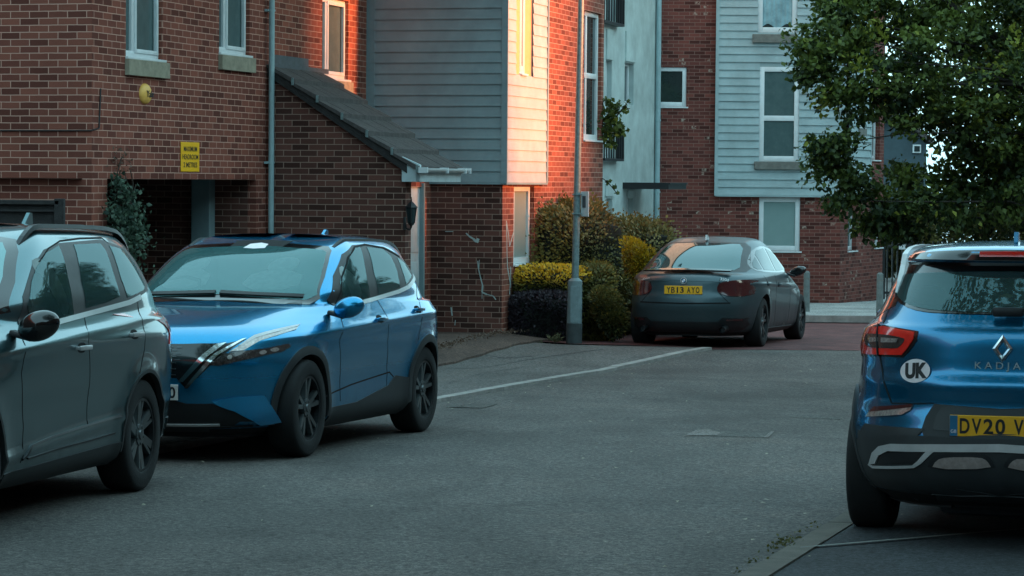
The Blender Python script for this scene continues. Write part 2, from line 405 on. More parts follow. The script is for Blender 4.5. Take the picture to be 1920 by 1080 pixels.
def strip2d(pts, w):
    L, Rr = [], []
    for i, p in enumerate(pts):
        a = pts[max(0, i-1)]; b = pts[min(len(pts)-1, i+1)]; d = math.hypot(b[0]-a[0], b[1]-a[1]) or 1
        nx, ny = -(b[1]-a[1])/d, (b[0]-a[0])/d; ww = w if not isinstance(w, (list, tuple)) else w[i]
        L.append((p[0]+nx*ww/2, p[1]+ny*ww/2)); Rr.append((p[0]-nx*ww/2, p[1]-ny*ww/2))
    return L + Rr[::-1]
def patch(car, root, name, poly, mode, off, mat, h=0.035, skirt=0.012, **k):
    poly = densify([tuple(p) for p in poly], h)
    xs = [p[0] for p in poly]; ys = [p[1] for p in poly]; pts = list(poly)
    x = min(xs)+h*.5
    while x < max(xs):
        y = min(ys)+h*.5
        while y < max(ys):
            if inside((x, y), poly) and min((x-q[0])**2+(y-q[1])**2 for q in poly) > (h*.45)**2: pts.append((x, y))
            y += h
        x += h
    n = len(poly)
    vo, eo, fo, *_ = delaunay_2d_cdt([Vector(p) for p in pts], [(i, (i+1) % n) for i in range(n)], [], 1, 1e-6)
    V = []; 
    for v in vo:
        p, nn = car.PN(mode, v.x, v.y); V.append((p + nn*(off(v.x, v.y) if callable(off) else off), p - nn*skirt))
    cnt = {}
    for f in fo:
        for i in range(len(f)):
            e = (f[i], f[(i+1) % len(f)]); cnt[e] = cnt.get(e, 0)+1
    verts = [a for a, b in V]; faces = [tuple(f) for f in fo]; m_ = len(verts); verts += [b for a, b in V]
    for (a, b) in list(cnt):
        if (b, a) not in cnt: faces.append((b, a, a+m_, b+m_))
    bm = bmesh.new(); vs = [bm.verts.new(v) for v in verts]
    for f in faces:
        try: bm.faces.new([vs[i] for i in f])
        except ValueError: pass
    bmesh.ops.delete(bm, geom=[v for v in bm.verts if not v.link_faces], context='VERTS')
    bmesh.ops.recalc_face_normals(bm, faces=bm.faces[:])
    me = bpy.data.meshes.new(name); bm.to_mesh(me); bm.free()
    return finish(name, me, mat, root, True, 40, **k)

def boolean(obj, cut_me, op='DIFFERENCE'):
    c = bpy.data.objects.new('cutter', cut_me); COL.objects.link(c); c.parent = obj.parent; bpy.context.view_layer.update()
    md = obj.modifiers.new('b', 'BOOLEAN'); md.object = c; md.operation = op; md.solver = 'EXACT'
    dg = bpy.context.evaluated_depsgraph_get(); dg.update()
    me = bpy.data.meshes.new_from_object(obj.evaluated_get(dg)); obj.modifiers.clear()
    old = obj.data; obj.data = me; bpy.data.meshes.remove(old); bpy.data.objects.remove(c); bpy.data.meshes.remove(cut_me)

def make_wheel(root, x, y, r, w, spokes, style, rimr, steer=0.0):
    s = 1 if y > 0 else -1
    W = empty('wheel', Matrix.Translation((x, y, r)) @ Matrix.Rotation(steer, 4, 'Z'), root)
    # tyre, lathe about local y; outer face towards s
    prof = [(rimr, -.5), (rimr+.012, -.5), (r*.93, -.49), (r*.975, -.44), (r*.995, -.33), (r, -.15), (r, .15), (r*.995, .33), (r*.975, .44), (r*.93, .49), (rimr+.012, .5), (rimr, .47), (rimr-.02, .3), (rimr-.02, -.3)]
    n = 56; V = []; F = []
    for i in range(n):
        a = 2*math.pi*i/n
        for (rr, yy) in prof: V.append((rr*math.cos(a), yy*w, rr*math.sin(a)))
    m_ = len(prof)
    for i in range(n):
        for j in range(m_):
            k = (j+1) % m_; i2 = (i+1) % n; F.append((i*m_+j, i*m_+k, i2*m_+k, i2*m_+j))
    mesh_obj('tyre', V, F, M['rubber'], W, True, sharp=50)
    mb = MB(); yo = s*w*.42
    ro = rimr
    # barrel and lip
    for i in range(n):
        a0, a1 = 2*math.pi*i/n, 2*math.pi*(i+1)/n
        def q(rr, yy, a): return (rr*math.cos(a), yy, rr*math.sin(a))
        for (ra, ya, rb, yb) in ((ro, yo+s*.008, ro-.018, yo+s*.008), (ro-.018, yo+s*.008, ro-.022, yo-s*.03), (ro-.022, yo-s*.03, ro-.03, yo-s*.15), (ro-.03, yo-s*.15, .02, yo-s*.15)):
            mb.quad(q(ra, ya, a0), q(rb, yb, a0), q(rb, yb, a1), q(ra, ya, a1))
    mb.build('rim_barrel', M['rim' if style != 'light' else 'rim'], W, True)
    mb = MB()
    def spoke(a, w0, w1, tw=0.0, rr0=.05, rr1=None):
        rr1 = rr1 or ro-.012
        d0 = Vector((math.cos(a), 0, math.sin(a))); d1 = Vector((math.cos(a+tw), 0, math.sin(a+tw))); p = Vector((-math.sin(a), 0, math.cos(a)))
        q1 = Vector((-math.sin(a+tw), 0, math.cos(a+tw)))
        y0 = yo-s*.012; y1 = yo+s*.004
        c = []
        for (d, q_, rr, ww, yy) in ((d0, p, rr0, w0, y0), (d1, q1, rr1, w1, y1)):
            c.append([d*rr+q_*ww/2+Vector((0, yy, 0)), d*rr-q_*ww/2+Vector((0, yy, 0)), d*rr-q_*ww*.7+Vector((0, yy-s*.035, 0)), d*rr+q_*ww*.7+Vector((0, yy-s*.035, 0))])
        for i in range(4): mb.quad(c[0][i], c[0][(i+1) % 4], c[1][(i+1) % 4], c[1][i])
    for i in range(spokes):
        a = 2*math.pi*i/spokes + .3
        if style == 'double':
            spoke(a-.10, .035, .03, -.10); spoke(a+.10, .035, .03, .10)
        elif style == 'swirl':
            spoke(a-.08, .045, .055, .16*s); spoke(a+.16, .03, .022, .20*s)
        else: spoke(a, .05, .035, 0)
    mb.cyl((0, yo-s*.05, 0), (0, yo-s*.004, 0), .075, .068, 24)
    mb.cyl((0, yo-s*.004, 0), (0, yo+s*.004, 0), .032, .028, 20)
    for i in range(5):
        a = 2*math.pi*i/5+.9; mb.cyl((.054*math.cos(a), yo-s*.01, .054*math.sin(a)), (.054*math.cos(a), yo+s*.001, .054*math.sin(a)), .009, .009, 8)
    mb.build('rim', M['rimlight'], W, True)
    mb = MB(); mb.cyl((0, -.03*s, 0), (0, -.012*s, 0), rimr*.72, None, 40); mb.build('brake_disc', M['rim'], W, True)
    return W

def car_root(name, s_, t_, hdg, label, cat, group=None, dz=0.0, pitch=None):
    P = st(s_, t_); z = gz(P.x, P.y)+dz
    hx, hy = hdg; L = math.hypot(hx, hy); hx /= L; hy /= L
    z1 = gz(P.x+hx*1.3, P.y+hy*1.3); z0 = gz(P.x-hx*1.3, P.y-hy*1.3)
    f = Vector((hx, hy, (z1-z0)/2.6)).normalized(); zax = Vector((0, SLOPE, 1)).normalized(); l = zax.cross(f).normalized(); zax = f.cross(l)
    Mx = Matrix(((f.x, l.x, zax.x, P.x), (f.y, l.y, zax.y, P.y), (f.z, l.z, zax.z, z), (0, 0, 0, 1)))
    return empty(name, Mx, None, label=label, cat=cat, group=group), Mx

class Rig:
    def __init__(s, car, root, Mx, mat, ry, wheel_r, wheel_w, track):
        s.c, s.root, s.M = car, root, Mx; s.Mi = Mx.inverted()
        V, F = car.body_mesh(); s.V = V
        s.bvh = BVHTree.FromPolygons([tuple(v) for v in V], F)
        s.body = mesh_obj('body', V, F, [mat, M['darkvoid']], root, True)
        bmx = bmesh.new(); bmx.from_mesh(s.body.data); bmesh.ops.remove_doubles(bmx, verts=bmx.verts[:], dist=1e-5); bmesh.ops.dissolve_degenerate(bmx, edges=bmx.edges[:], dist=1e-5); bmesh.ops.recalc_face_normals(bmx, faces=bmx.faces[:]); bmx.to_mesh(s.body.data)
        nv0 = (len(bmx.verts), sum(1 for e in bmx.edges if len(e.link_faces) != 2), bmx.calc_volume()); bmx.free()
        for f in s.body.data.polygons:
            if f.center.z < car.T[0, 0]+.065: f.material_index = 1
        mb = MB()
        for xa in car.xw:
            for sg in (1, -1): mb.cyl((xa, sg*.50, wheel_r+.01), (xa, sg*1.3, wheel_r+.01), car.rarch, None, 64)
        for f in mb.bm.faces: f.material_index = 1; f.smooth = False
        me = bpy.data.meshes.new('c'); bmesh.ops.recalc_face_normals(mb.bm, faces=mb.bm.faces[:]); mb.bm.to_mesh(me); mb.bm.free(); me.materials.append(mat); me.materials.append(M['darkvoid'])
        boolean(s.body, me); print('BOOL', nv0, len(s.body.data.vertices)); s.body.data.set_sharp_from_angle(angle=R(38))
    def loc(s, px, py):
        o = s.Mi @ CPOS; d = (s.Mi.to_3x3() @ ray(px, py)).normalized()
        h, n, i, dist = s.bvh.ray_cast(o, d)
        if h is None:                      # just outside the silhouette: nearest point
            dd = np.linalg.norm(np.cross(s.V - np.array(o), np.array(d)), axis=1); h = Vector(s.V[int(np.argmin(dd))])
        return h
    def px(s, pts, mode):
        out = []
        for p in pts:
            h = s.loc(*p); out.append((h.x, h.z) if mode in 'LR' else (h.y, h.z))
        return out
    def side(s, name, poly, off, mat, h=0.035, both=True, parent=None, **k):
        o = patch(s.c, parent or s.root, name, poly, 'L', off, mat, h, **k)
        o2 = patch(s.c, parent or s.root, name, poly, 'R', off, mat, h, **k) if both else None
        return o, o2
    def end(s, name, poly, mode, off, mat, both=True, h=0.03, **k):
        o = patch(s.c, s.root, name, poly, mode, off, mat, h, **k)
        if both: patch(s.c, s.root, name, [(-a, b) for a, b in poly], mode, off, mat, h, **k)
        return o
    def seam(s, pts, mode, both=True, w=0.007, name='panel_gap', mat=None, off=0.0012):
        mat = mat or M['seam']
        for md in ((('L', 'R') if both else (mode,)) if mode in 'LR' else (mode,)):
            patch(s.c, s.root, name, strip2d(densify(pts, .04, False), w), md, off, mat, .04, .004)
        if mode not in 'LR' and both: patch(s.c, s.root, name, strip2d(densify([(-a, b) for a, b in pts], .04, False), w), mode, off, mat, .04, .004)

def sym(half):      # half outline at a>=0 -> closed symmetric outline
    return list(half) + [(-a, b) for a, b in half[::-1]]
def arc(cx, cz, r, a0, a1, n=24):
    return [(cx+r*math.cos(R(a0+(a1-a0)*i/n)), cz+r*math.sin(R(a0+(a1-a0)*i/n))) for i in range(n+1)]
def arch_trim(rig, xa, r0, r1, cz, mat, a0=-12, a1=192, off=.012):
    for md in ('L', 'R'):
        patch(rig.c, rig.root, 'arch_trim', arc(xa, cz, r1, a0, a1, 30)+arc(xa, cz, r0, a1, a0, 30), md, off, mat, .03, .03)
def text_mesh(name, txt, size, mat, parent, Mx, depth=0.002, align='CENTER', sx=1.0, bold=0.0):
    cu = bpy.data.curves.new(name, 'FONT'); cu.body = txt; cu.size = size; cu.align_x = align; cu.align_y = 'CENTER'; cu.extrude = depth; cu.offset = bold
    o = bpy.data.objects.new(name, cu); COL.objects.link(o)
    dg = bpy.context.evaluated_depsgraph_get(); dg.update(); me = bpy.data.meshes.new_from_object(o.evaluated_get(dg)); bpy.data.objects.remove(o); bpy.data.curves.remove(cu)
    me.transform(Mx @ Matrix.Diagonal((sx, 1, 1, 1))); return finish(name, me, mat, parent)
def fit_text(name, txt, w, h, mat, parent, Mx, depth=0.001, bold=0.0):
    cu = bpy.data.curves.new(name, 'FONT'); cu.body = txt; cu.size = 1; cu.align_x = 'CENTER'; cu.align_y = 'CENTER'; cu.extrude = .01; cu.offset = bold
    o = bpy.data.objects.new(name, cu); COL.objects.link(o)
    dg = bpy.context.evaluated_depsgraph_get(); dg.update(); me = bpy.data.meshes.new_from_object(o.evaluated_get(dg)); bpy.data.objects.remove(o); bpy.data.curves.remove(cu)
    xs = [v.co.x for v in me.vertices]; ys = [v.co.y for v in me.vertices]; sx = w/(max(xs)-min(xs)); sy = h/(max(ys)-min(ys))
    me.transform(Mx @ Matrix.Diagonal((sx, sy, depth/.01, 1)) @ Matrix.Translation((-(max(xs)+min(xs))/2, -(max(ys)+min(ys))/2, 0))); return finish(name, me, mat, parent)
def frame_end(rig, mode, y, z, out=0.0):
    """matrix whose local x runs to the viewer's right, y up, z out of the surface"""
    p, n = rig.c.PN(mode, y, z)
    sgn = 1 if mode == 'front' else -1
    n = Vector((sgn, 0, 0)).lerp(n, 0.75).normalized()
    right = Vector((0, 1, 0)) if mode == 'front' else Vector((0, -1, 0)); right = (right - n*right.dot(n)).normalized(); up = n.cross(right)
    p = p + n*out
    return Matrix(((right.x, up.x, n.x, p.x), (right.y, up.y, n.y, p.y), (right.z, up.z, n.z, p.z), (0, 0, 0, 1)))
def plate(rig, mode, z, txt, mat, out=0.02, band=False, sx=1.0, tsize=0.098, shift=0.0, x0=None):
    Mx = frame_end(rig, mode, 0.0, z, out)
    sgn = 1 if mode == 'front' else -1
    Mx = Matrix(((0, 0, sgn, Mx[0][3]), (sgn, 0, 0, 0), (0, 1, 0, z), (0, 0, 0, 1)))
    mb = MB(); mb.box((0, 0, 0), (.52, .111, .012), bev=.004); bm = mb.bm; bmesh.ops.transform(bm, matrix=Mx, verts=bm.verts[:])
    o = mb.build('number_plate', mat, rig.root)
    x = x0 if x0 is not None else -sum(.061 if c != ' ' else .033 for c in txt)/2
    for c in txt:
        if c != ' ': fit_text('character', c, .050 if c not in 'I1' else .018, .079, M['ink'], o, Mx @ Matrix.Translation((x+.030, 0, .0068)), .0008, .022)
        x += .061 if c != ' ' else .033
    if band:
        mb = MB(); mb.box((-.239, 0, .0068), (.04, .107, .001)); bmesh.ops.transform(mb.bm, matrix=Mx, verts=mb.bm.verts[:]); mb.build('blue_band', M['plate_b'], o)
        text_mesh('lettering', 'GB', .024, M['white'], o, Mx @ Matrix.Translation((-.239, -.03, .0078)), .0006)
    return o
def mirror(rig, x, z, mat, y_, size=(.14, .22, .16), base=None):
    for sg in (1, -1):
        mb = MB(); vs = mb.sph((0, 0, 0), .5, (size[0], size[1], size[2]), 20, 14)
        for v in mb.bm.verts:
            v.co.x = max(v.co.x, -size[0]*.3) if True else v.co.x
            v.co.z += .18*v.co.y
            v.co.y *= sg; v.co += Vector((x, sg*y_, z))
        o = mb.build('wing_mirror', mat, rig.root, True)
        mb = MB(); mb.box((x-.01, sg*(y_-.10), z-.055), (.07, .14, .035), Matrix.Rotation(sg*-.25, 3, 'X'), .012); mb.build('mirror_arm', M['black'], o, True)
def handle(rig, x, z, mat=None, ln=.2):
    for md, sg in (('L', 1), ('R', -1)):
        p, n = rig.c.PN(md, x, z)
        mb = MB(); mb.box((x, p.y+sg*.028, z), (ln, .014, .028), None, .006, 2); mb.box((x+ln*.4, p.y+sg*.012, z), (.03, .03, .02), None, .004); mb.box((x-ln*.4, p.y+sg*.012, z), (.03, .03, .02), None, .004)
        o = mb.build('door_handle', mat or M['chrome'], rig.root, True)
        patch(rig.c, rig.root, 'handle_recess', chaikin([(x-.07, z-.03), (x+.05, z-.03), (x+.07, z+.0), (x+.05, z+.03), (x-.07, z+.03)], 2), md, .001, M['seam'], .02, .003)
def fin(rig, x, zt, mat, h=.06):
    mb = MB(); mb.prism([(x-.09, -.012, zt-.02), (x+.10, -.012, zt-.02), (x-.03, -.012, zt+h), (x-.07, -.012, zt+h)], (0, .024, 0)); mb.build('aerial_fin', mat, rig.root)
def rails(rig, x0, x1, y0, z0, mat, rise=.05, r=.014):
    for sg in (1, -1):
        mb = MB(); pts = []
        n = 26
        for i in range(n+1):
            f = i/n; x = x0+(x1-x0)*f; e = min(f, 1-f)
            y = y0; zz = z0(x) + rise*min(1, (e/.10))**.7 - .012
            pts.append(Vector((x, sg*y, zz)))
        ring = []
        for p in pts: ring.append([p+Vector((0, -sg*.02, -.012)), p+Vector((0, sg*.02, -.012)), p+Vector((0, sg*.014, .014)), p+Vector((0, -sg*.014, .014))])
        for a, b in zip(ring[:-1], ring[1:]):
            for j in range(4): mb.quad(a[j], a[(j+1) % 4], b[(j+1) % 4], b[j])
        mb.build('roof_rail', mat, rig.root, True, 60)
def top_z(car, x, y):
    zz = np.linspace(car.T[0, 0], car.T[-1, 0], 500)
    ok = [z for z in zz if float(car.sy(x, z)) >= y and (x < car.row(z)[0] and x > car.row(z)[1])]
    return ok[-1] if ok else 1.0
def g2(x0, z0, rx, rz, a): return lambda x, z: a*np.exp(-((x-x0)/rx)**2-((z-z0)/rz)**2)
def crease(z0, slope, a, wd, x0=0.0): return lambda x, z: a*np.exp(-((z-(z0+slope*(x-x0)))/wd)**2)
def Zp(pts, y=540): return pts

# ================================================================ bright blue crossover (faces the camera)
WINQ = []
def build_q():
    rows = [(0.17, 1.9, -1.9, 0.76, 4, 5, 3), (0.22, 2.08, -2.04, 0.84, 4.5, 5, 3.2), (0.3, 2.16, -2.12, 0.885, 5, 7.5, 3.2), (0.42, 2.2, -2.16, 0.89, 5, 7.5, 3.2),
     (0.58, 2.225, -2.185, 0.9, 5, 7.5, 3.2), (0.7, 2.225, -2.185, 0.912, 5, 7.5, 3.2), (0.8, 2.2, -2.175, 0.918, 4.6, 7.5, 3.1), (0.88, 2.16, -2.165, 0.92, 4.2, 7.5, 3),
     (0.94, 2.06, -2.15, 0.912, 3.4, 7.5, 3), (0.99, 1.86, -2.14, 0.896, 2.9, 7.5, 3), (1.035, 1.62, -2.125, 0.878, 2.7, 7.5, 3), (1.075, 1.34, -2.11, 0.862, 2.8, 7.5, 3), (1.1, 1.12, -2.095, 0.852, 3, 5, 3),
     (1.12, 1, -2.08, 0.844, 3.8, 5, 3), (1.2, 0.86, -2.02, 0.825, 5, 5, 3), (1.32, 0.63, -1.92, 0.78, 5, 5, 3), (1.44, 0.37, -1.8, 0.725, 5, 5, 3), (1.52, 0.14, -1.74, 0.672, 5, 5, 2.8),
     (1.565, -0.06, -1.7, 0.62, 4.5, 5, 2.6), (1.592, -0.24, -1.62, 0.55, 4, 3.2, 2.4), (1.61, -0.4, -1.45, 0.42, 3, 3, 2.2), (1.622, -0.55, -1.2, 0.22, 2.4, 2.4, 2), (1.625, -0.7, -1.05, 0.05, 2, 2, 2)]
    car = Car(rows, (1.3325, -1.3325), .405, [crease(.93, -.035, .012, .03), g2(0, .55, 1.0, .13, -.022), g2(-1.5, 1.0, .6, .07, .018)])
    root, Mx = car_root('parked_car', *QPOS, 'bright blue crossover parked half on the kerb, facing the camera with dark lattice grille', 'car', 'cars parked along the street')
    g = Rig(car, root, Mx, M['paint_q'], 0, .355, .235, 1.58)
    for xa in car.xw:
        for sg in (1, -1): make_wheel(root, xa, sg*.795, .355, .225, 5, 'double', .235)
    for xa in car.xw: arch_trim(g, xa, .385, .445, .36, M['trim'])
    # sill cladding
    g.side('sill_trim', [(-.90, .185), (.90, .185), (.92, .33), (.30, .34), (-.45, .43), (-.62, .50), (-.92, .47)], .010, M['trim'])
    g.seam([(.98, .42), (.4, .475), (-.5, .53), (-.75, .42)], 'L', w=.012)
    # glasshouse
    dlo = g.px([(612, 562), (624, 517), (640, 477), (659, 460), (679, 458), (719, 463), (748, 479), (768, 500), (777, 514), (764, 537), (746, 545), (706, 557), (661, 571), (625, 573)], 'L')
    g.side('window_surround', dlo, .0022, M['black'])
    for pts in ([(640, 569), (636, 530), (644, 500), (655, 474), (668, 463), (674, 463), (683, 500), (688, 528), (693, 557), (661, 567)],
                [(687, 464), (716, 467), (731, 480), (743, 506), (749, 539), (726, 548), (709, 553), (700, 510)],
                [(744, 483), (757, 493), (767, 508), (771, 516), (761, 533), (758, 522)]):
        g.side('side_window', g.px(pts, 'L'), .0050, M['door_glass'])
    g.side('seat_back', chaikin(g.px([(636, 497), (650, 505), (668, 522), (680, 558), (660, 566), (648, 530), (636, 515)], 'L'), 1), .0035, M['seat'], both=False)
    ch = g.px([(655, 573), (682, 566), (706, 559), (746, 547), (765, 538), (780, 514)], 'L')
    g.seam(ch, 'L', w=.030, name='chrome_strip', mat=M['strip'], off=.009)
    g.side('door_seal', strip2d(g.px([(629, 570), (640, 520), (652, 483), (664, 464), (684, 459), (718, 465), (748, 482)], 'L'), .012), .006, M['seam'])
    # panel gaps
    g.seam(g.px([(634, 578), (636, 640), (638, 700), (638, 752)], 'L'), 'L')
    g.seam(g.px([(706, 560), (724, 590), (727, 640), (726, 700), (724, 738)], 'L'), 'L')
    g.seam(g.px([(776, 520), (788, 575), (790, 605), (784, 640)], 'L'), 'L')
    for p in ((712, 598), (783, 580)):
        h_ = g.loc(*p); handle(g, h_.x, h_.z, M['paint_q'])
    # windscreen and cowl
    we = [(a, z) for a, z in g.px([(580, 571), (600, 560), (609, 520), (616, 492), (622, 470), (616, 462), (560, 458)], 'front')]
    wi = [(a, z) for a, z in g.px([(574, 563), (594, 553), (601, 520), (608, 492), (612, 474), (604, 469), (560, 466)], 'front')]
    g.end('windscreen_frame', sym([(0, 1.115)] + we + [(.12, we[-1][1]+.012), (0, we[-1][1]+.014)]), 'front', .002, M['blackg'], False)
    g.end('windscreen', sym([(0, 1.160)] + wi + [(.12, wi[-1][1]+.012), (0, wi[-1][1]+.014)]), 'front', .0055, M['screen_q'], False)
    WINQ.append((we, wi))
    for yy in (.36, -.36):
        g.end('headrest', chaikin([(yy-.12, 1.33), (yy+.12, 1.33), (yy+.10, 1.44), (yy-.10, 1.44)], 2), 'front', .0035, M['seat'], False)
        g.end('seat_back', chaikin([(yy-.22, 1.20), (yy+.22, 1.20), (yy+.19, 1.34), (yy-.19, 1.34)], 1), 'front', .0032, M['seat'], False)
    g.seam([(-.56, 1.19), (-.50, 1.26), (-.36, 1.285), (-.22, 1.26), (-.16, 1.19)], 'front', False, .022, 'steering_wheel', M['seam'], .004)
    g.end('sensor_band', sym([(0, 1.455), (.20, 1.46), (.23, 1.56), (0, 1.57)]), 'front', .0042, M['seam'], False)
    g.end('mirror_housing', sym([(0, 1.50), (.09, 1.505), (.075, 1.535), (0, 1.545)]), 'front', .006, M['white'], False)
    for a in (-1, 1): g.seam([(.64*a, 1.15), (.35*a, 1.158), (.02*a, 1.170)], 'front', False, .022, 'wiper', M['black'], .018)
    # bonnet line
    # grille
    def H(pts): return g.px(pts, 'front')
    gr = H([(425, 643), (457, 634), (462, 636), (349, 729)])
    tp_ = H([(425, 644), (380, 644), (337, 645)]); zt = tp_[-1][1]
    g.end('grille', sym([(0, .60), (.24, .60)] + [gr[3], gr[2]] + tp_ + [(0, zt)]), 'front', .003, M['blackg'], False)
    for k in range(13):
        z = .60+.021*k
        if z > zt-.02: continue
        for j in range(-7, 8):
            y = (j+(k % 2)*.5)*.062
            if abs(y) < .30-(.9-z)*.25: g.end('grille_bar', [(y-.020, z), (y+.020, z), (y+.016, z+.006), (y-.016, z+.006)], 'front', .010, M['rimlight'], False, .05)
    g.end('chrome_blade', H([(405, 646), (424, 643), (392, 667), (344, 716), (334, 716), (378, 667)]), 'front', .014, M['chrome'])
    g.end('chrome_blade', H([(452, 637), (461, 635), (408, 667), (353, 728), (346, 727), (400, 665)]), 'front', .014, M['chrome'])
    g.end('running_light', H([(560, 611), (555, 618), (520, 629), (487, 639), (457, 657), (428, 660), (452, 647), (479, 632), (520, 621)]), 'front', .008, M['clearlens'])
    g.end('running_light_trim', H([(562, 609), (557, 613), (520, 623), (479, 634), (452, 649), (446, 649), (475, 630), (520, 618)]), 'front', .011, M['silver'])
    hl = H([(394, 685), (417, 664), (445, 659), (500, 653), (540, 644), (543, 650), (530, 659), (481, 670), (440, 679), (409, 686)])
    g.end('headlight', hl, 'front', .006, M['lampdark'])
    for pc in ((430, 670, 10), (492, 661, 8), (514, 656, 7)):
        c = g.loc(pc[0], pc[1]); g.end('headlight_lens', arc(c.y, c.z, .015, 0, 345, 12), 'front', .010, M['clearlens'])
    g.end('lower_intake', sym([(0, .235), (.55, .245), (.62, .29)] + H([(476, 790), (437, 770), (398, 757), (350, 757)]) + [(0, .50)]), 'front', .004, M['black'], False)
    fz = H([(495, 741)])[0][1]
    g.end('bumper_blade', H([(398, 752), (440, 744), (495, 741), (511, 786), (478, 789), (437, 769), (410, 760)]), 'front', lambda a, z: .006+max(0, fz-z)*.38, M['paint_q'], skirt=.03)
    g.end('side_vent', H([(492, 741), (515, 743), (508, 768), (502, 764)]), 'front', .004, M['black'])
    g.end('bumper_skirt', sym([(0, .178), (.70, .178), (.83, .215), (.85, .255), (.60, .262), (0, .262)]), 'front', .012, M['trim'], False)
    g.end('skid_strip', sym([(0, .262), (.50, .268), (.50, .280), (0, .274)]), 'front', .016, M['silver'], False)
    g.seam(H([(513, 690), (521, 735), (508, 790)]) if False else [(.79, .62), (.78, .50), (.72, .33)], 'front', True, .006)
    plate(g, 'front', .50, '0', M['plate_w'], .02, False, 1.0, .098, 0, .188)
    mirror(g, .78, 1.075, M['paint_q'], 1.00, (.16, .24, .16))
    fin(g, -1.35, 1.60, M['paint_q'])
    rails(g, .05, -1.55, .60, lambda x: top_z(car, x, .60), M['black'], .012)
    # rear, for completeness
    g.end('tail_light', [(.45, .99), (.80, .97), (.86, 1.03), (.80, 1.08), (.45, 1.05)], 'rear', .006, M['redlens'])
    g.end('rear_window', sym([(0, 1.14), (.62, 1.15), (.66, 1.22), (.56, 1.42), (0, 1.46)]), 'rear', .004, M['carglass'], False)
    g.end('rear_skirt', sym([(0, .19), (.80, .19), (.84, .42), (0, .45)]), 'rear', .010, M['trim'], False)
    return g

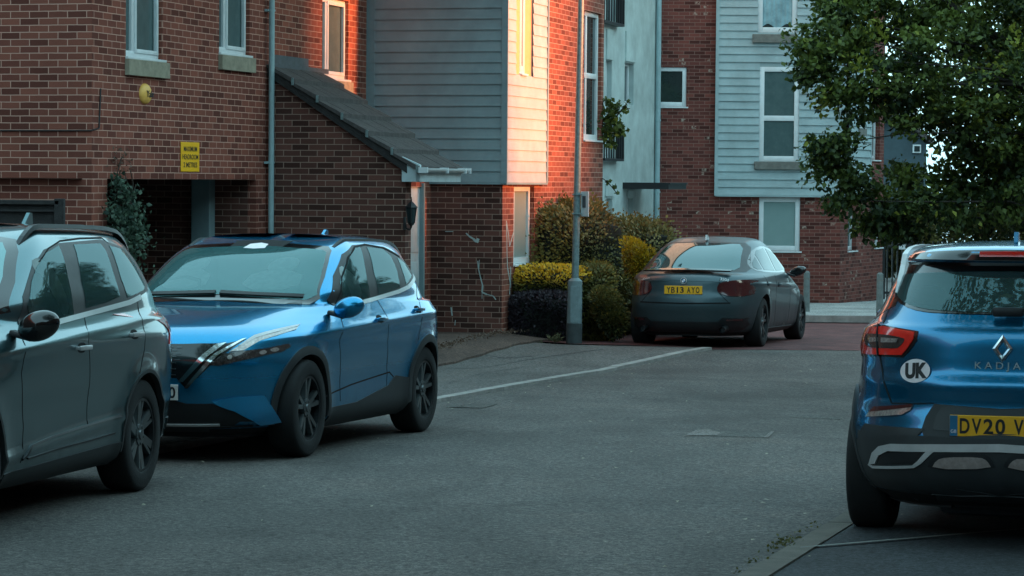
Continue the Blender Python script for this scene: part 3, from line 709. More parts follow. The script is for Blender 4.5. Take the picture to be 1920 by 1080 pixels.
# ================================================================ slate grey SUV at the left
def build_o():
    rows = [(0.2, 1.95, -2.1, 0.77, 4, 6.5, 3), (0.26, 2.14, -2.26, 0.845, 4.5, 6.5, 3.2), (0.36, 2.22, -2.34, 0.872, 5, 9, 3.2), (0.5, 2.26, -2.385, 0.882, 5, 9, 3.2),
     (0.64, 2.27, -2.4, 0.892, 5, 9, 3.2), (0.76, 2.26, -2.395, 0.9, 5, 9, 3.2), (0.88, 2.22, -2.375, 0.905, 4.2, 9, 3.1), (0.96, 2.12, -2.355, 0.906, 3.6, 9, 3.1),
     (1.02, 1.9, -2.34, 0.89, 3.2, 9, 3.1), (1.07, 1.55, -2.325, 0.87, 3, 9, 3.1), (1.105, 1.28, -2.31, 0.858, 3, 6.5, 3.1), (1.13, 1.12, -2.3, 0.85, 3.6, 6.5, 3.1),
     (1.22, 0.95, -2.25, 0.835, 5, 6.5, 3.1), (1.34, 0.7, -2.17, 0.795, 5, 6.5, 3.1), (1.46, 0.44, -2.07, 0.748, 5, 6.5, 3), (1.54, 0.24, -2.01, 0.705, 5, 6.5, 2.9), (1.6, 0.05, -1.95, 0.65, 4.5, 6.5, 2.7),
     (1.635, -0.12, -1.88, 0.585, 4, 3.4, 2.4), (1.655, -0.3, -1.7, 0.46, 3, 3, 2.2), (1.668, -0.5, -1.4, 0.25, 2.4, 2.4, 2), (1.672, -0.7, -1.1, 0.05, 2, 2, 2)]
    car = Car(rows, (1.335, -1.335), .395, [crease(1.005, -.055, .009, .03), g2(0, .60, 1.1, .14, -.016), crease(.43, -.06, .014, .03)])
    root, Mx = car_root('parked_car', *OPOS, 'slate grey estate SUV with roof rails, cut off by the left edge of the photo', 'car', 'cars parked along the street')
    g = Rig(car, root, Mx, M['paint_o'], 0, .352, .225, 1.54)
    for xa in car.xw:
        for sg in (1, -1): make_wheel(root, xa, sg*.785, .352, .215, 6, 'swirl', .232)
    for xa in car.xw: arch_trim(g, xa, .383, .405, .36, M['trim'], off=.006)
    dlo = g.px([(36, 612), (42, 556), (60, 497), (82, 468), (110, 456), (188, 449), (203, 455), (232, 465), (256, 493), (275, 531), (276, 545), (243, 565), (177, 583), (104, 603), (56, 618)], 'L')
    g.side('window_surround', dlo, .0022, M['black'])
    for pts in ([(60, 610), (50, 575), (58, 528), (68, 500), (86, 474), (109, 461), (117, 480), (126, 520), (134, 560), (137, 590), (100, 600)],
                [(137, 459), (187, 457), (196, 468), (210, 508), (224, 556), (200, 567), (160, 578), (152, 530)],
                [(204, 461), (231, 469), (250, 494), (270, 533), (268, 544), (238, 558), (225, 520)]):
        g.side('side_window', g.px(pts, 'L'), .0050, M['door_glass'])
    g.side('seat_back', chaikin(g.px([(60, 482), (84, 490), (104, 512), (120, 545), (130, 585), (116, 594), (98, 552), (80, 520), (60, 505)], 'L'), 1), .0035, M['seat'], both=False)
    g.seam(g.px([(96, 607), (140, 595), (177, 585), (242, 567), (262, 557)], 'L'), 'L', w=.030, name='chrome_strip', mat=M['strip'], off=.009)
    g.side('door_seal', strip2d(g.px([(52, 590), (60, 530), (72, 492), (90, 466), (112, 452), (150, 447), (190, 446), (202, 456)], 'L'), .008), .003, M['seam'])
    g.seam(g.px([(34, 620), (40, 700), (44, 800), (38, 868)], 'L'), 'L')
    g.seam(g.px([(158, 582), (166, 640), (168, 720), (166, 800)], 'L'), 'L')
    g.seam(g.px([(258, 562), (268, 610), (271, 655), (262, 700)], 'L'), 'L')
    g.seam(g.px([(41, 861), (58, 837), (97, 820), (163, 798), (225, 780)], 'L'), 'L', w=.014, name='sill_moulding', mat=M['rim'], off=.010)
    g.seam(g.px([(50, 859), (100, 843), (167, 826), (214, 812)], 'L'), 'L', w=.010, name='sill_moulding', mat=M['rim'], off=.012)
    g.side('sill_trim', [(-.92, .205), (.92, .205), (.93, .30), (-.92, .34)], .008, M['trim'])
    for p in ((153, 652), (252, 627)):
        h_ = g.loc(*p); handle(g, h_.x, h_.z, M['silver'])
    g.side('tail_light', [(-2.36, 1.0), (-2.27, .90), (-2.10, 1.08), (-2.03, 1.12), (-2.06, 1.16), (-2.22, 1.14), (-2.30, 1.10)], .006, M['redlens'])
    g.end('tail_light', [(.55, .93), (.88, .90), (.86, 1.12), (.56, 1.08)], 'rear', .006, M['redlens'])
    g.end('rear_window', sym([(0, 1.16), (.66, 1.17), (.70, 1.25), (.60, 1.50), (0, 1.53)]), 'rear', .004, M['carglass'], False)
    g.end('rear_skirt', sym([(0, .22), (.80, .22), (.84, .42), (0, .45)]), 'rear', .008, M['trim'], False)
    g.end('windscreen_frame', sym([(.0, 1.125), (.70, 1.135), (.79, 1.17), (.745, 1.33), (.665, 1.50), (.60, 1.57), (.40, 1.60), (0, 1.61)]), 'front', .002, M['blackg'], False)
    g.end('windscreen', sym([(.0, 1.17), (.64, 1.18), (.73, 1.21), (.685, 1.36), (.61, 1.50), (.55, 1.55), (.36, 1.575), (0, 1.585)]), 'front', .0045, M['screen'], False)
    g.end('headlight', [(.50, .80), (.86, .84), (.88, .93), (.55, .88)], 'front', .006, M['lampdark'])
    g.end('grille', sym([(0, .55), (.40, .55), (.45, .86), (0, .88)]), 'front', .006, M['blackg'], False)
    mirror(g, .74, 1.10, M['blackg'], 1.00, (.15, .24, .17))
    fin(g, -1.62, 1.655, M['paint_o'], .085)
    rails(g, .12, -1.75, .625, lambda x: top_z(car, x, .625), M['rim'], .045)
    g.side('roof_panel', [(.0, 0), (0, 0), (0, 0)], 0, M['black']) if False else None
    return g

# ================================================================ dark grey fastback
def build_b():
    rows = [(.16, 2.0, -2.22, .76, 4, 4, 3), (.22, 2.14, -2.38, .84, 4.5, 4.2, 3.2), (.32, 2.22, -2.46, .880, 5, 4.6, 3.2), (.45, 2.27, -2.50, .898, 5, 5, 3.2),
     (.58, 2.28, -2.53, .908, 5, 5, 3.2), (.68, 2.27, -2.52, .912, 4.6, 5, 3.1), (.76, 2.22, -2.49, .912, 3.8, 5, 3.1), (.84, 2.06, -2.48, .908, 3.2, 5, 3.0),
     (.90, 1.80, -2.47, .903, 3, 5, 3.0), (.95, 1.50, -2.44, .893, 3, 4.8, 3.0), (.985, 1.22, -2.38, .880, 3, 4.4, 3.0), (1.01, 1.05, -2.26, .866, 3.6, 4.2, 3.0), (1.05, .95, -2.14, .845, 4.4, 4.2, 3.0),
     (1.12, .80, -1.98, .805, 5, 4.2, 3.0), (1.22, .58, -1.75, .755, 5, 4.2, 3.0), (1.32, .34, -1.48, .700, 5, 4, 2.9), (1.40, .10, -1.22, .645, 5, 4, 2.8), (1.45, -.08, -1.02, .590, 4.5, 3.8, 2.6),
     (1.48, -.24, -.90, .52, 4, 3.4, 2.4), (1.50, -.38, -.78, .36, 3, 3, 2.2), (1.508, -.5, -.7, .1, 2.4, 2.4, 2)]
    car = Car(rows, (1.46, -1.46), .375, [crease(.83, -.02, .012, .025), g2(-1.5, .78, .55, .16, .02)])
    root, Mx = car_root('parked_car', *BPOS, 'dark grey fastback car seen from behind, parked beside the tall green hedge', 'car', 'cars parked along the street')
    g = Rig(car, root, Mx, M['paint_b'], 0, .34, .25, 1.55)
    for xa in car.xw:
        for sg in (1, -1): make_wheel(root, xa, sg*.785, .338, .24, 5, 'double', .235)
    def S(pts): return g.px(pts, 'R')
    dlo = chaikin([(.70, 1.03), (.45, 1.18), (.05, 1.33), (-.45, 1.385), (-1.0, 1.345), (-1.45, 1.21), (-1.64, 1.10), (-1.50, 1.025), (0, 1.0)], 1)
    g.side('window_surround', dlo, .002, M['blackg'])
    for q in ([(.58, 1.045), (.40, 1.16), (.03, 1.29), (-.35, 1.345), (-.38, 1.03)], [(-.48, 1.035), (-.46, 1.352), (-.95, 1.318), (-1.12, 1.262), (-1.15, 1.05)], [(-1.22, 1.06), (-1.2, 1.228), (-1.42, 1.155), (-1.52, 1.09), (-1.44, 1.06)]):
        g.side('side_window', q, .0045, M['carglass_dark'])
    def H(pts): return g.px(pts, 'rear')
    rw = H([(1236, 477), (1248, 462), (1290, 456), (1355, 457), (1389, 461), (1391, 468), (1383, 489), (1376, 501), (1302, 493), (1244, 492)])
    zb, zt = 1.045, 1.41
    g.end('rear_window_frame', sym([(0, zb-.02), (.72, zb-.02), (.745, zb+.03), (.62, 1.36), (.53, zt+.01), (0, zt+.03)]), 'rear', .002, M['black'], False)
    g.end('rear_window', sym([(0, zb), (.58, zb), (.63, zb+.04), (.55, 1.34), (.48, zt-.01), (0, zt+.01)]), 'rear', .0045, M['carglass'], False)
    mb = MB(); 
    pts = [(-2.20, y*.60/6, 1.045-.012*(y/6)**2) for y in range(-6, 7)]
    for p, q in zip(pts[:-1], pts[1:]): mb.prism([(p[0]-.10, p[1], p[2]+.012), (p[0]-.10, q[1], q[2]+.012), (p[0]+.05, q[1], q[2]+.03), (p[0]+.05, p[1], p[2]+.03)], (0, 0, -.018))
    mb.build('spoiler', M['blackg'], root)
    g.end('tail_light', chaikin([(.46, .745), (.60, .70), (.80, .705), (.90, .77), (.90, .90), (.78, .93), (.50, .90), (.44, .84)], 2), 'rear', .010, M['darklens'])
    g.seam([(.47, .93), (.475, .75), (.60, .62), (0, .61)], 'rear', True, .008)
    g.seam([(0, .605), (.62, .615)], 'rear', True, .02)
    g.end('boot_crease', sym([(0, .915), (.60, .905), (.60, .895), (0, .905)]), 'rear', .006, M['paint_b'], False)
    g.end('diffuser', sym([(0, .18), (.74, .18), (.80, .30), (.78, .40), (.52, .42), (.46, .36), (0, .36)]), 'rear', .006, M['black'], False)
    g.end('bumper_reflector', [(.56, .375), (.74, .38), (.74, .40), (.56, .395)], 'rear', .012, M['darklens'])
    g.side('side_vent', [(-2.2, .33), (-2.05, .36), (-2.0, .42), (-2.2, .40)], .003, M['black'])
    for sg in (1, -1):
        mb = MB(); mb.cyl((-2.56, sg*.55, .26), (-2.30, sg*.55, .27), .042, None, 20, False); mb.cyl((-2.5, sg*.55, .26), (-2.45, sg*.55, .26), .035, None, 20); mb.build('exhaust_tip', M['rim'], root, True)
    plate(g, 'rear', .785, 'YB13 AYO', M['plate_y'], .014, False, .90, .108)
    Mb = frame_end(g, 'rear', 0, .905, .012)
    for nm, r, z, mt in (('badge', .043, 0, 'silver'), ('badge_ring', .038, .004, 'ink')):
        mb = MB(); mb.cyl((0, 0, z), (0, 0, z+.005), r, None, 28); bmesh.ops.transform(mb.bm, matrix=Mb, verts=mb.bm.verts[:]); mb.build(nm, M[mt], root)
    mb = MB()
    for q0 in (0, 180):
        mb.poly([Mb @ Vector((x, y, .0105)) for x, y in [(0, 0)] + arc(0, 0, .026, q0, q0+90, 8)])
    mb.build('badge_quarter', M['white'], root)
    mb = MB()
    for q0 in (90, 270): mb.poly([Mb @ Vector((x, y, .0105)) for x, y in [(0, 0)] + arc(0, 0, .026, q0, q0+90, 8)])
    mb.build('badge_quarter', M['plate_b'], root)
    text_mesh('badge_lettering', '320d', .055, M['silver'], root, frame_end(g, 'rear', -.53, .925, .008), .002, 'CENTER', 1.1)
    text_mesh('badge_lettering', 'xDrive', .042, M['silver'], root, frame_end(g, 'rear', .55, .925, .008), .002, 'CENTER', 1.1)
    g.seam(S([(1437, 514), (1441, 560), (1440, 600)]), 'L') if False else g.seam([(-.62, .98), (-.66, .60), (-.60, .28)], 'L')
    g.seam([(-1.38, .97), (-1.15, .80), (-1.02, .62)], 'L'); g.seam([(.42, .98), (.44, .60), (.42, .28)], 'L')
    handle(g, -.48, .84, M['paint_b']); handle(g, -1.30, .86, M['paint_b']) 
    g.side('sill_trim', [(-1.0, .175), (1.0, .175), (1.0, .235), (-1.0, .25)], .008, M['black'])
    mirror(g, .62, 1.02, M['blackg'], .99, (.14, .24, .14))
    fin(g, -1.00, 1.475, M['silver'], .055)
    g.end('windscreen', sym([(.0, 1.06), (.66, 1.07), (.60, 1.30), (.50, 1.40), (0, 1.43)]), 'front', .004, M['screen'], False)
    g.end('headlight', [(.45, .66), (.86, .68), (.86, .78), (.5, .75)], 'front', .006, M['lampdark'])
    return g

# ================================================================ deep blue crossover at the right
def build_k():
    rows = [(0.2, 1.95, -2.02, 0.74, 4, 4, 3), (0.27, 2.1, -2.16, 0.82, 4.5, 4, 3), (0.36, 2.17, -2.235, 0.865, 5, 4.2, 3), (0.48, 2.21, -2.26, 0.89, 5, 4.4, 3),
     (0.56, 2.22, -2.255, 0.905, 5, 4.4, 3), (0.66, 2.225, -2.225, 0.905, 5, 4.4, 3), (0.76, 2.22, -2.2, 0.895, 4.6, 4.4, 2.9), (0.84, 2.18, -2.2, 0.89, 4.2, 4.4, 2.9), (0.92, 2.08, -2.175, 0.892, 3.4, 4.2, 2.9),
     (1, 1.86, -2.165, 0.895, 3, 4, 2.9), (1.08, 1.5, -2.155, 0.888, 3, 3.8, 2.9), (1.14, 1.18, -2.14, 0.868, 3, 3.6, 2.9), (1.175, 1, -2.11, 0.835, 4, 3.4, 2.9), (1.24, 0.86, -2.06, 0.795, 5, 3.4, 2.9),
     (1.34, 0.64, -1.975, 0.755, 5, 3.4, 2.9), (1.43, 0.4, -1.895, 0.715, 5, 3.4, 2.9), (1.475, 0.26, -1.865, 0.69, 5, 3.6, 2.9), (1.5, 0.18, -1.93, 0.67, 5, 4, 2.8), (1.535, 0.04, -1.93, 0.64, 4.5, 3.8, 2.7),
     (1.57, -0.14, -1.86, 0.59, 4, 3.4, 2.5), (1.592, -0.34, -1.65, 0.48, 3, 3, 2.3), (1.606, -0.5, -1.4, 0.28, 2.6, 2.6, 2), (1.612, -0.7, -1.1, 0.05, 2, 2, 2)]
    car = Car(rows, (1.323, -1.323), .40, [crease(.60, 0, .006, .03)])
    root, Mx = car_root('parked_car', *KPOS, 'deep blue crossover seen from behind at the right edge, with oval UK sticker', 'car', 'cars parked along the street')
    g = Rig(car, root, Mx, M['paint_k'], 0, .345, .235, 1.58)
    for xa in car.xw:
        for sg in (1, -1): make_wheel(root, xa, sg*.785, .345, .228, 5, 'double', .235)
    for xa in car.xw: arch_trim(g, xa, .385, .44, .36, M['trim'])
    def H(pts): return g.px(pts, 'rear')
    g.side('sill_trim', [(-.92, .205), (.92, .205), (.92, .32), (-.92, .38)], .008, M['trim'])
    dlo = [(.75, 1.09), (.55, 1.32), (.2, 1.46), (-.6, 1.51), (-1.3, 1.48), (-1.62, 1.36), (-1.72, 1.25), (-1.4, 1.17), (0, 1.10)]
    g.side('window_surround', dlo, .002, M['blackg'])
    g.side('side_window', [(.60, 1.12), (.44, 1.32), (.15, 1.43), (-.25, 1.47), (-.25, 1.13)], .0045, M['carglass'])
    g.side('side_window', [(-.33, 1.13), (-.33, 1.475), (-.9, 1.48), (-1.15, 1.45), (-1.2, 1.18)], .0045, M['carglass'])
    # tailgate glass
    half = H([(1878, 590), (1835, 590), (1780, 588), (1728, 585), (1692, 573), (1676, 556), (1674, 545), (1677, 518), (1684, 492), (1694, 474), (1745, 472), (1800, 470), (1878, 469)])
    half = [(max(0, a), b) for a, b in half]; half[0] = (0, half[0][1]); half[-1] = (0, half[-1][1])
    hs = chaikin(half[1:-1], 1, False)
    g.end('rear_window_surround', sym([half[0]]+hs+[half[-1]])[:-1], 'rear', .003, M['blackg'], False)
    half2 = H([(1878, 586), (1835, 586), (1780, 584), (1730, 580), (1698, 569), (1682, 554), (1681, 545), (1683, 528), (1690, 515), (1745, 512), (1800, 511), (1878, 510)])
    half2 = [(max(0, a), b) for a, b in half2]; half2[0] = (0, half2[0][1]); half2[-1] = (0, half2[-1][1])
    g.end('rear_window', sym([half2[0]]+chaikin(half2[1:-1], 1, False)+[half2[-1]])[:-1], 'rear', .0055, M['carglass_k'], False)
    z0 = half[-1][1]
    g.end('brake_light', sym([(0, z0-.034), (.15, z0-.036), (.15, z0-.014), (0, z0-.012)]), 'rear', .008, M['redlens'], False)
    # lamps
    g.end('tail_light_housing', H([(1604, 614), (1612, 605), (1660, 610), (1722, 621), (1720, 638), (1704, 660), (1694, 670), (1648, 668), (1616, 667), (1605, 651)]), 'rear', .004, M['blackg'])
    ring_o = [(1607, 614), (1614, 608), (1659, 613), (1716, 623), (1714, 636), (1701, 656), (1692, 666), (1648, 665), (1618, 663), (1608, 649)]
    ring_i = [(1625, 629), (1632, 626), (1662, 628), (1698, 634), (1698, 641), (1690, 650), (1684, 654), (1650, 653), (1632, 652), (1625, 643)]
    def ringpatch(a, b, name, mat, off):
        A = H(a); B = H(b); n = len(A)
        for i in range(n):
            j = (i+1) % n; g.end(name, [A[i], A[j], B[j], B[i]], 'rear', off, mat)
    A = H(ring_o)
    g.end('tail_light', A, 'rear', .010, M['redlens'])
    g.end('tail_light_centre', chaikin(H(ring_i), 1), 'rear', .013, M['lampdark'])
    for q in ([(1634, 634), (1650, 634), (1650, 641), (1634, 643)], [(1656, 634), (1687, 636), (1684, 643), (1656, 643)]):
        g.end('reversing_light', H(q), 'rear', .016, M['clearlens'])
    # panel gap of the tailgate
    g.seam(H([(1675, 563), (1662, 590), (1656, 606)]), 'rear', True, .008); g.seam(H([(1650, 610), (1650, 668)]), 'rear', True, .006, off=.018)
    g.seam(H([(1650, 668), (1658, 718), (1672, 756)]), 'rear', True, .008)
    g.seam(H([(1672, 756), (1720, 757), (1751, 756)]), 'rear', True, .006)
    # fog light, recess, skirt, guard
    for yy in (.42, -.42): g.end('headrest', chaikin([(yy-.11, 1.26), (yy+.11, 1.26), (yy+.09, 1.36), (yy-.09, 1.36)], 2), 'rear', .0045, M['seam'], False)
    g.end('bumper_recess', sym([(0, .735)] + H([(1752, 757), (1736, 782), (1728, 806), (1734, 822)]) + [(0, .560)]), 'rear', .004, M['trim'], False)
    g.end('plate_recess', sym([(0, .725)] + H([(1766, 759), (1752, 790), (1750, 806)]) + [(0, .60)]), 'rear', .006, M['black'], False)
    g.end('fog_light', H([(1624, 781), (1641, 763), (1713, 758), (1708, 769), (1692, 778)]), 'rear', .008, M['clearlens'])
    g.end('fog_light_lens', H([(1633, 772), (1641, 763), (1713, 758), (1710, 764)]), 'rear', .011, M['darklens'])
    sk = H([(1594, 798), (1610, 806), (1650, 814), (1738, 818)])
    g.end('bumper_skirt', sym([(0, .205), (.70, .205), (.80, .27), (.845, .36), (.870, .48), (.885, .60)] + sk + [(0, .580)]), 'rear', .007, M['trim'], False)
    g.side('bumper_skirt', [(-2.2, .28), (-1.78, .28), (-1.72, .50), (-1.9, .62), (-2.2, .62)], .007, M['trim'])
    z1 = H([(1878, 833)])[0][1]; z2 = H([(1878, 848)])[0][1]
    g.end('guard_strip', sym([(0, z1)] + H([(1748, 833), (1672, 832), (1652, 836), (1640, 848), (1634, 868), (1645, 868), (1652, 853), (1668, 845), (1748, 847)]) + [(0, z2)]), 'rear', .018, M['silver'], False)
    g.end('guard_loop', H([(1634, 866), (1640, 872), (1712, 872), (1722, 864), (1742, 842), (1752, 847), (1728, 869), (1716, 876), (1640, 876), (1632, 870)]), 'rear', .016, M['silver'])
    g.end('bumper_vent', H([(1648, 868), (1658, 848), (1735, 846), (1718, 866)]), 'rear', .012, M['black'])
    g.end('skid_panel_recess', chaikin(H([(1738, 880), (1748, 856), (1768, 850), (1845, 850), (1860, 858), (1868, 880)]), 1), 'rear', .010, M['black'])
    g.end('skid_panel', chaikin(H([(1748, 878), (1757, 862), (1775, 857), (1838, 857), (1852, 864), (1860, 878)]), 1), 'rear', .014, M['skid'])
    mb = MB(); mb.box((-1.5, 0, .30), (1.0, 1.0, .16), None, .04); mb.box((-1.75, .1, .22), (.5, .5, .14), None, .05); mb.build('underbody', M['black'], root)
    plate(g, 'rear', .645, 'DV20 V', M['plate_y'], .014, True, .84, .112, 0, -.212)
    # badge: folded lozenge
    Mb = frame_end(g, 'rear', 0, 1.045, .014)
    def loz(k, s_): return [(0, .073*s_), (.052*s_, 0), (0, -.073*s_), (-.052*s_, 0)][k]
    mb = MB()
    for k in range(4):
        a, b = loz(k, 1), loz((k+1) % 4, 1); c, d = loz((k+1) % 4, .52), loz(k, .52); m1 = ((a[0]+d[0])/2, (a[1]+d[1])/2); m2 = ((b[0]+c[0])/2, (b[1]+c[1])/2)
        for q in ((a, b, m2, m1, 0, 0, .012, .012), (m1, m2, c, d, .012, .012, 0, 0)):
            mb.quad(*[Mb @ Vector((q[i][0], q[i][1], q[4+i])) for i in range(4)])
    mb.build('badge', M['chrome'], root)
    text_mesh('badge_lettering', 'K A D J A R', .052, M['upvc_dim'], root, frame_end(g, 'rear', 0, .955, .006), .002, 'CENTER', 1.12)
    # sticker
    c = g.loc(1718, 696); Ms = frame_end(g, 'rear', c.y, c.z, .013)
    mb = MB(); mb.poly([Ms @ Vector((.086*math.cos(R(a)), .063*math.sin(R(a)), .001)) for a in range(0, 360, 8)]); o = mb.build('sticker', M['white'], root)
    text_mesh('lettering', 'UK', .105, M['ink'], o, Ms @ Matrix.Translation((0, -.003, .002)), .0006, 'CENTER', .80, .006)
    # wiper
    mb = MB(); mb.box((-2.115, -.02, 1.235), (.03, .16, .05), None, .012); mb.box((-2.10, -.21, 1.25), (.02, .42, .022), Matrix.Rotation(-.04, 3, 'X'), .006); mb.build('rear_wiper', M['black'], root, True)
    fin(g, -1.45, 1.585, M['paint_k'], .07)
    rails(g, .10, -1.62, .625, lambda x: top_z(car, x, .625), M['silver'], .035)
    mirror(g, .74, 1.10, M['paint_k'], .99)
    g.end('windscreen', sym([(.0, 1.19), (.66, 1.20), (.60, 1.42), (.50, 1.50), (0, 1.53)]), 'front', .004, M['screen'], False)
    return g

QPOS = (19.27, -7.72, (-UX, -UY))
OPOS = (13.72, -7.62, (-.19, -.98))
BPOS = (37.06, -7.80, (UX, UY))
KPOS = (16.0, -1.42, (UX, UY))
# ---------------------------------------------------------------- walls and windows
class Fr:
    """frame on a wall: l along, z up, n outwards"""
    def __init__(s, O, D, NO, uo=0.0): s.O, s.D, s.N, s.uo = Vector(O), Vector(D).normalized(), Vector(NO).normalized(), uo
    def p(s, l, z, n=0.0): v = s.O + s.D*l + s.N*n; return Vector((v.x, v.y, z))
    def rot(s): return Matrix((s.D, s.N, Vector((0, 0, 1)))).transposed()
    def box(s, mb, l0, l1, z0, z1, n0, n1, bev=0.0):
        c = s.p((l0+l1)/2, (z0+z1)/2, (n0+n1)/2); mb.box(c, (abs(l1-l0), abs(n1-n0), abs(z1-z0)), s.rot(), bev)
def wall(mb, f, l0, l1, z0, z1, ops=(), depth=0.1):
    ls = sorted({l0, l1} | {v for o in ops for v in (o[0], o[1]) if l0 < v < l1}); zs = sorted({z0, z1} | {v for o in ops for v in (o[2], o[3]) if z0 < v < z1})
    for a, b in zip(ls[:-1], ls[1:]):
        for c, d in zip(zs[:-1], zs[1:]):
            m_, k = (a+b)/2, (c+d)/2
            if any(o[0] < m_ < o[1] and o[2] < k < o[3] for o in ops): continue
            mb.quad(f.p(a, c), f.p(b, c), f.p(b, d), f.p(a, d), [(a+f.uo, c), (b+f.uo, c), (b+f.uo, d), (a+f.uo, d)])
    for (a, b, c, d) in [o[:4] for o in ops]:
        u = f.uo
        mb.quad(f.p(a, c), f.p(a, d), f.p(a, d, -depth), f.p(a, c, -depth), [(u+a, c), (u+a, d), (u+a+depth, d), (u+a+depth, c)])
        mb.quad(f.p(b, c), f.p(b, d), f.p(b, d, -depth), f.p(b, c, -depth), [(u+b, c), (u+b, d), (u+b+depth, d), (u+b+depth, c)])
        mb.quad(f.p(a, d), f.p(b, d), f.p(b, d, -depth), f.p(a, d, -depth), [(u+a, d), (u+b, d), (u+b, d+depth), (u+a, d+depth)])
        mb.quad(f.p(a, c), f.p(b, c), f.p(b, c, -depth), f.p(a, c, -depth), [(u+a, c), (u+b, c), (u+b, c+depth), (u+a, c+depth)])
def window(parent, f, a, b, c, d, n=-.1, fw=.065, vert=(), hor=(), pane='pane', sill=None, th=.06, mat='upvc', sash=()):
    mb = MB()
    f.box(mb, a, a+fw, c, d, n-th, n, .006); f.box(mb, b-fw, b, c, d, n-th, n, .006)
    f.box(mb, a+fw, b-fw, c, c+fw*1.15, n-th, n-.001, .006); f.box(mb, a+fw, b-fw, d-fw, d, n-th, n-.001, .006)
    for v in vert: f.box(mb, v-fw*.55, v+fw*.55, c+fw, d-fw, n-th, n-.002, .005)
    for h in hor: f.box(mb, a+fw, b-fw, h-fw*.55, h+fw*.55, n-th, n-.003, .005)
    for (x0, x1, y0, y1) in sash:
        w = fw*.75
        for q in ((x0, x0+w, y0, y1), (x1-w, x1, y0, y1), (x0+w, x1-w, y0, y0+w), (x0+w, x1-w, y1-w, y1)): f.box(mb, *q, n-th*.5, n+.014, .004)
    o = mb.build('window', M[mat], parent, True)
    mb = MB(); mb.quad(f.p(a+.01, c+.01, n-th*.6), f.p(b-.01, c+.01, n-th*.6), f.p(b-.01, d-.01, n-th*.6), f.p(a+.01, d-.01, n-th*.6)); mb.build('pane', M[pane], o)
    if sill:
        mb = MB(); f.box(mb, a-.01, b+.04, c-.03, c-.002, n-.02, .035, .004); mb.build('sill', M['upvc'], o, True)
    return o
def boards(f, l0, l1, z0, z1, pitch, mat, parent, name='cladding', ops=(), th=.018):
    mb = MB(); z = z0
    while z < z1:
        zz = min(z+pitch, z1); segs = [(l0, l1)]
        for o in ops:
            if o[2] < zz-.01 and o[3] > z+.01:
                segs = [q for a, b in segs for q in ((a, min(b, o[0])), (max(a, o[1]), b)) if q[1]-q[0] > .01]
        for a, b in segs:
            n0, n1 = th, .004; u = [(a, z), (b, z), (b, zz), (a, zz)]
            mb.quad(f.p(a, z, n0), f.p(b, z, n0), f.p(b, zz+.004, n1), f.p(a, zz+.004, n1), u)
            mb.quad(f.p(a, z, n0), f.p(b, z, n0), f.p(b, z, n1-.004), f.p(a, z, n1-.004), u)
        z = zz
    o = mb.build(name, M[mat], parent); return o

def Ft(c): return Fr(N*c, U, N)              # wall parallel to the street, l = s
def Fs(c): return Fr(U*c, N, -U, .07)         # wall square to the street, l = t
def opn_t(c, x0, x1, y0, y1):                 # opening seen between photo columns x0..x1 and rows y0..y1 -> s0,s1,z0,z1
    s0, _ = on_t(x0, (y0+y1)/2, c); s1, _ = on_t(x1, (y0+y1)/2, c); _, za = on_t((x0+x1)/2, y1, c); _, zb = on_t((x0+x1)/2, y0, c); return [s0, s1, za, zb]
def opn_s(c, x0, x1, y0, y1):
    t0, _ = on_s(x0, (y0+y1)/2, c); t1, _ = on_s(x1, (y0+y1)/2, c); _, za = on_s((x0+x1)/2, y1, c); _, zb = on_s((x0+x1)/2, y0, c); return [t0, t1, za, zb]

TA, TB = -12.35, -10.39
TOP = 6.2
# ================================================================ ground
def strip_sheet(name, pts_a, pts_b, dz, mat, ny=1, label=None, kind='structure', uv=True, riser=0.0, **k):
    V, F, UV = [], [], []
    for (a, b) in zip(pts_a, pts_b):
        for j in range(ny+1):
            x = a[0]+(b[0]-a[0])*j/ny; y = a[1]+(b[1]-a[1])*j/ny; e = dz(x, y) if callable(dz) else dz
            V.append((x, y, gz(x, y)+e)); UV.append((x, y))
    m_ = ny+1
    for i in range(len(pts_a)-1):
        for j in range(ny): F.append((i*m_+j, i*m_+j+1, (i+1)*m_+j+1, (i+1)*m_+j))
    if riser:
        for side in (0, ny):
            base = len(V)
            for i in range(len(pts_a)): v = V[i*m_+side]; V.append((v[0], v[1], v[2]-riser)); UV.append((v[0]+riser, v[1]))
            for i in range(len(pts_a)-1): F.append((i*m_+side, (i+1)*m_+side, base+i+1, base+i))
    return mesh_obj(name, V, F, mat, uvs=UV, kind=kind, label=label, **k)
def lerp_line(pts, step=.25):
    out = []
    for a, b in zip(pts[:-1], pts[1:]):
        n = max(1, int(math.hypot(b[0]-a[0], b[1]-a[1])/step))
        out += [(a[0]+(b[0]-a[0])*i/n, a[1]+(b[1]-a[1])*i/n) for i in range(n)]
    return out + [pts[-1]]
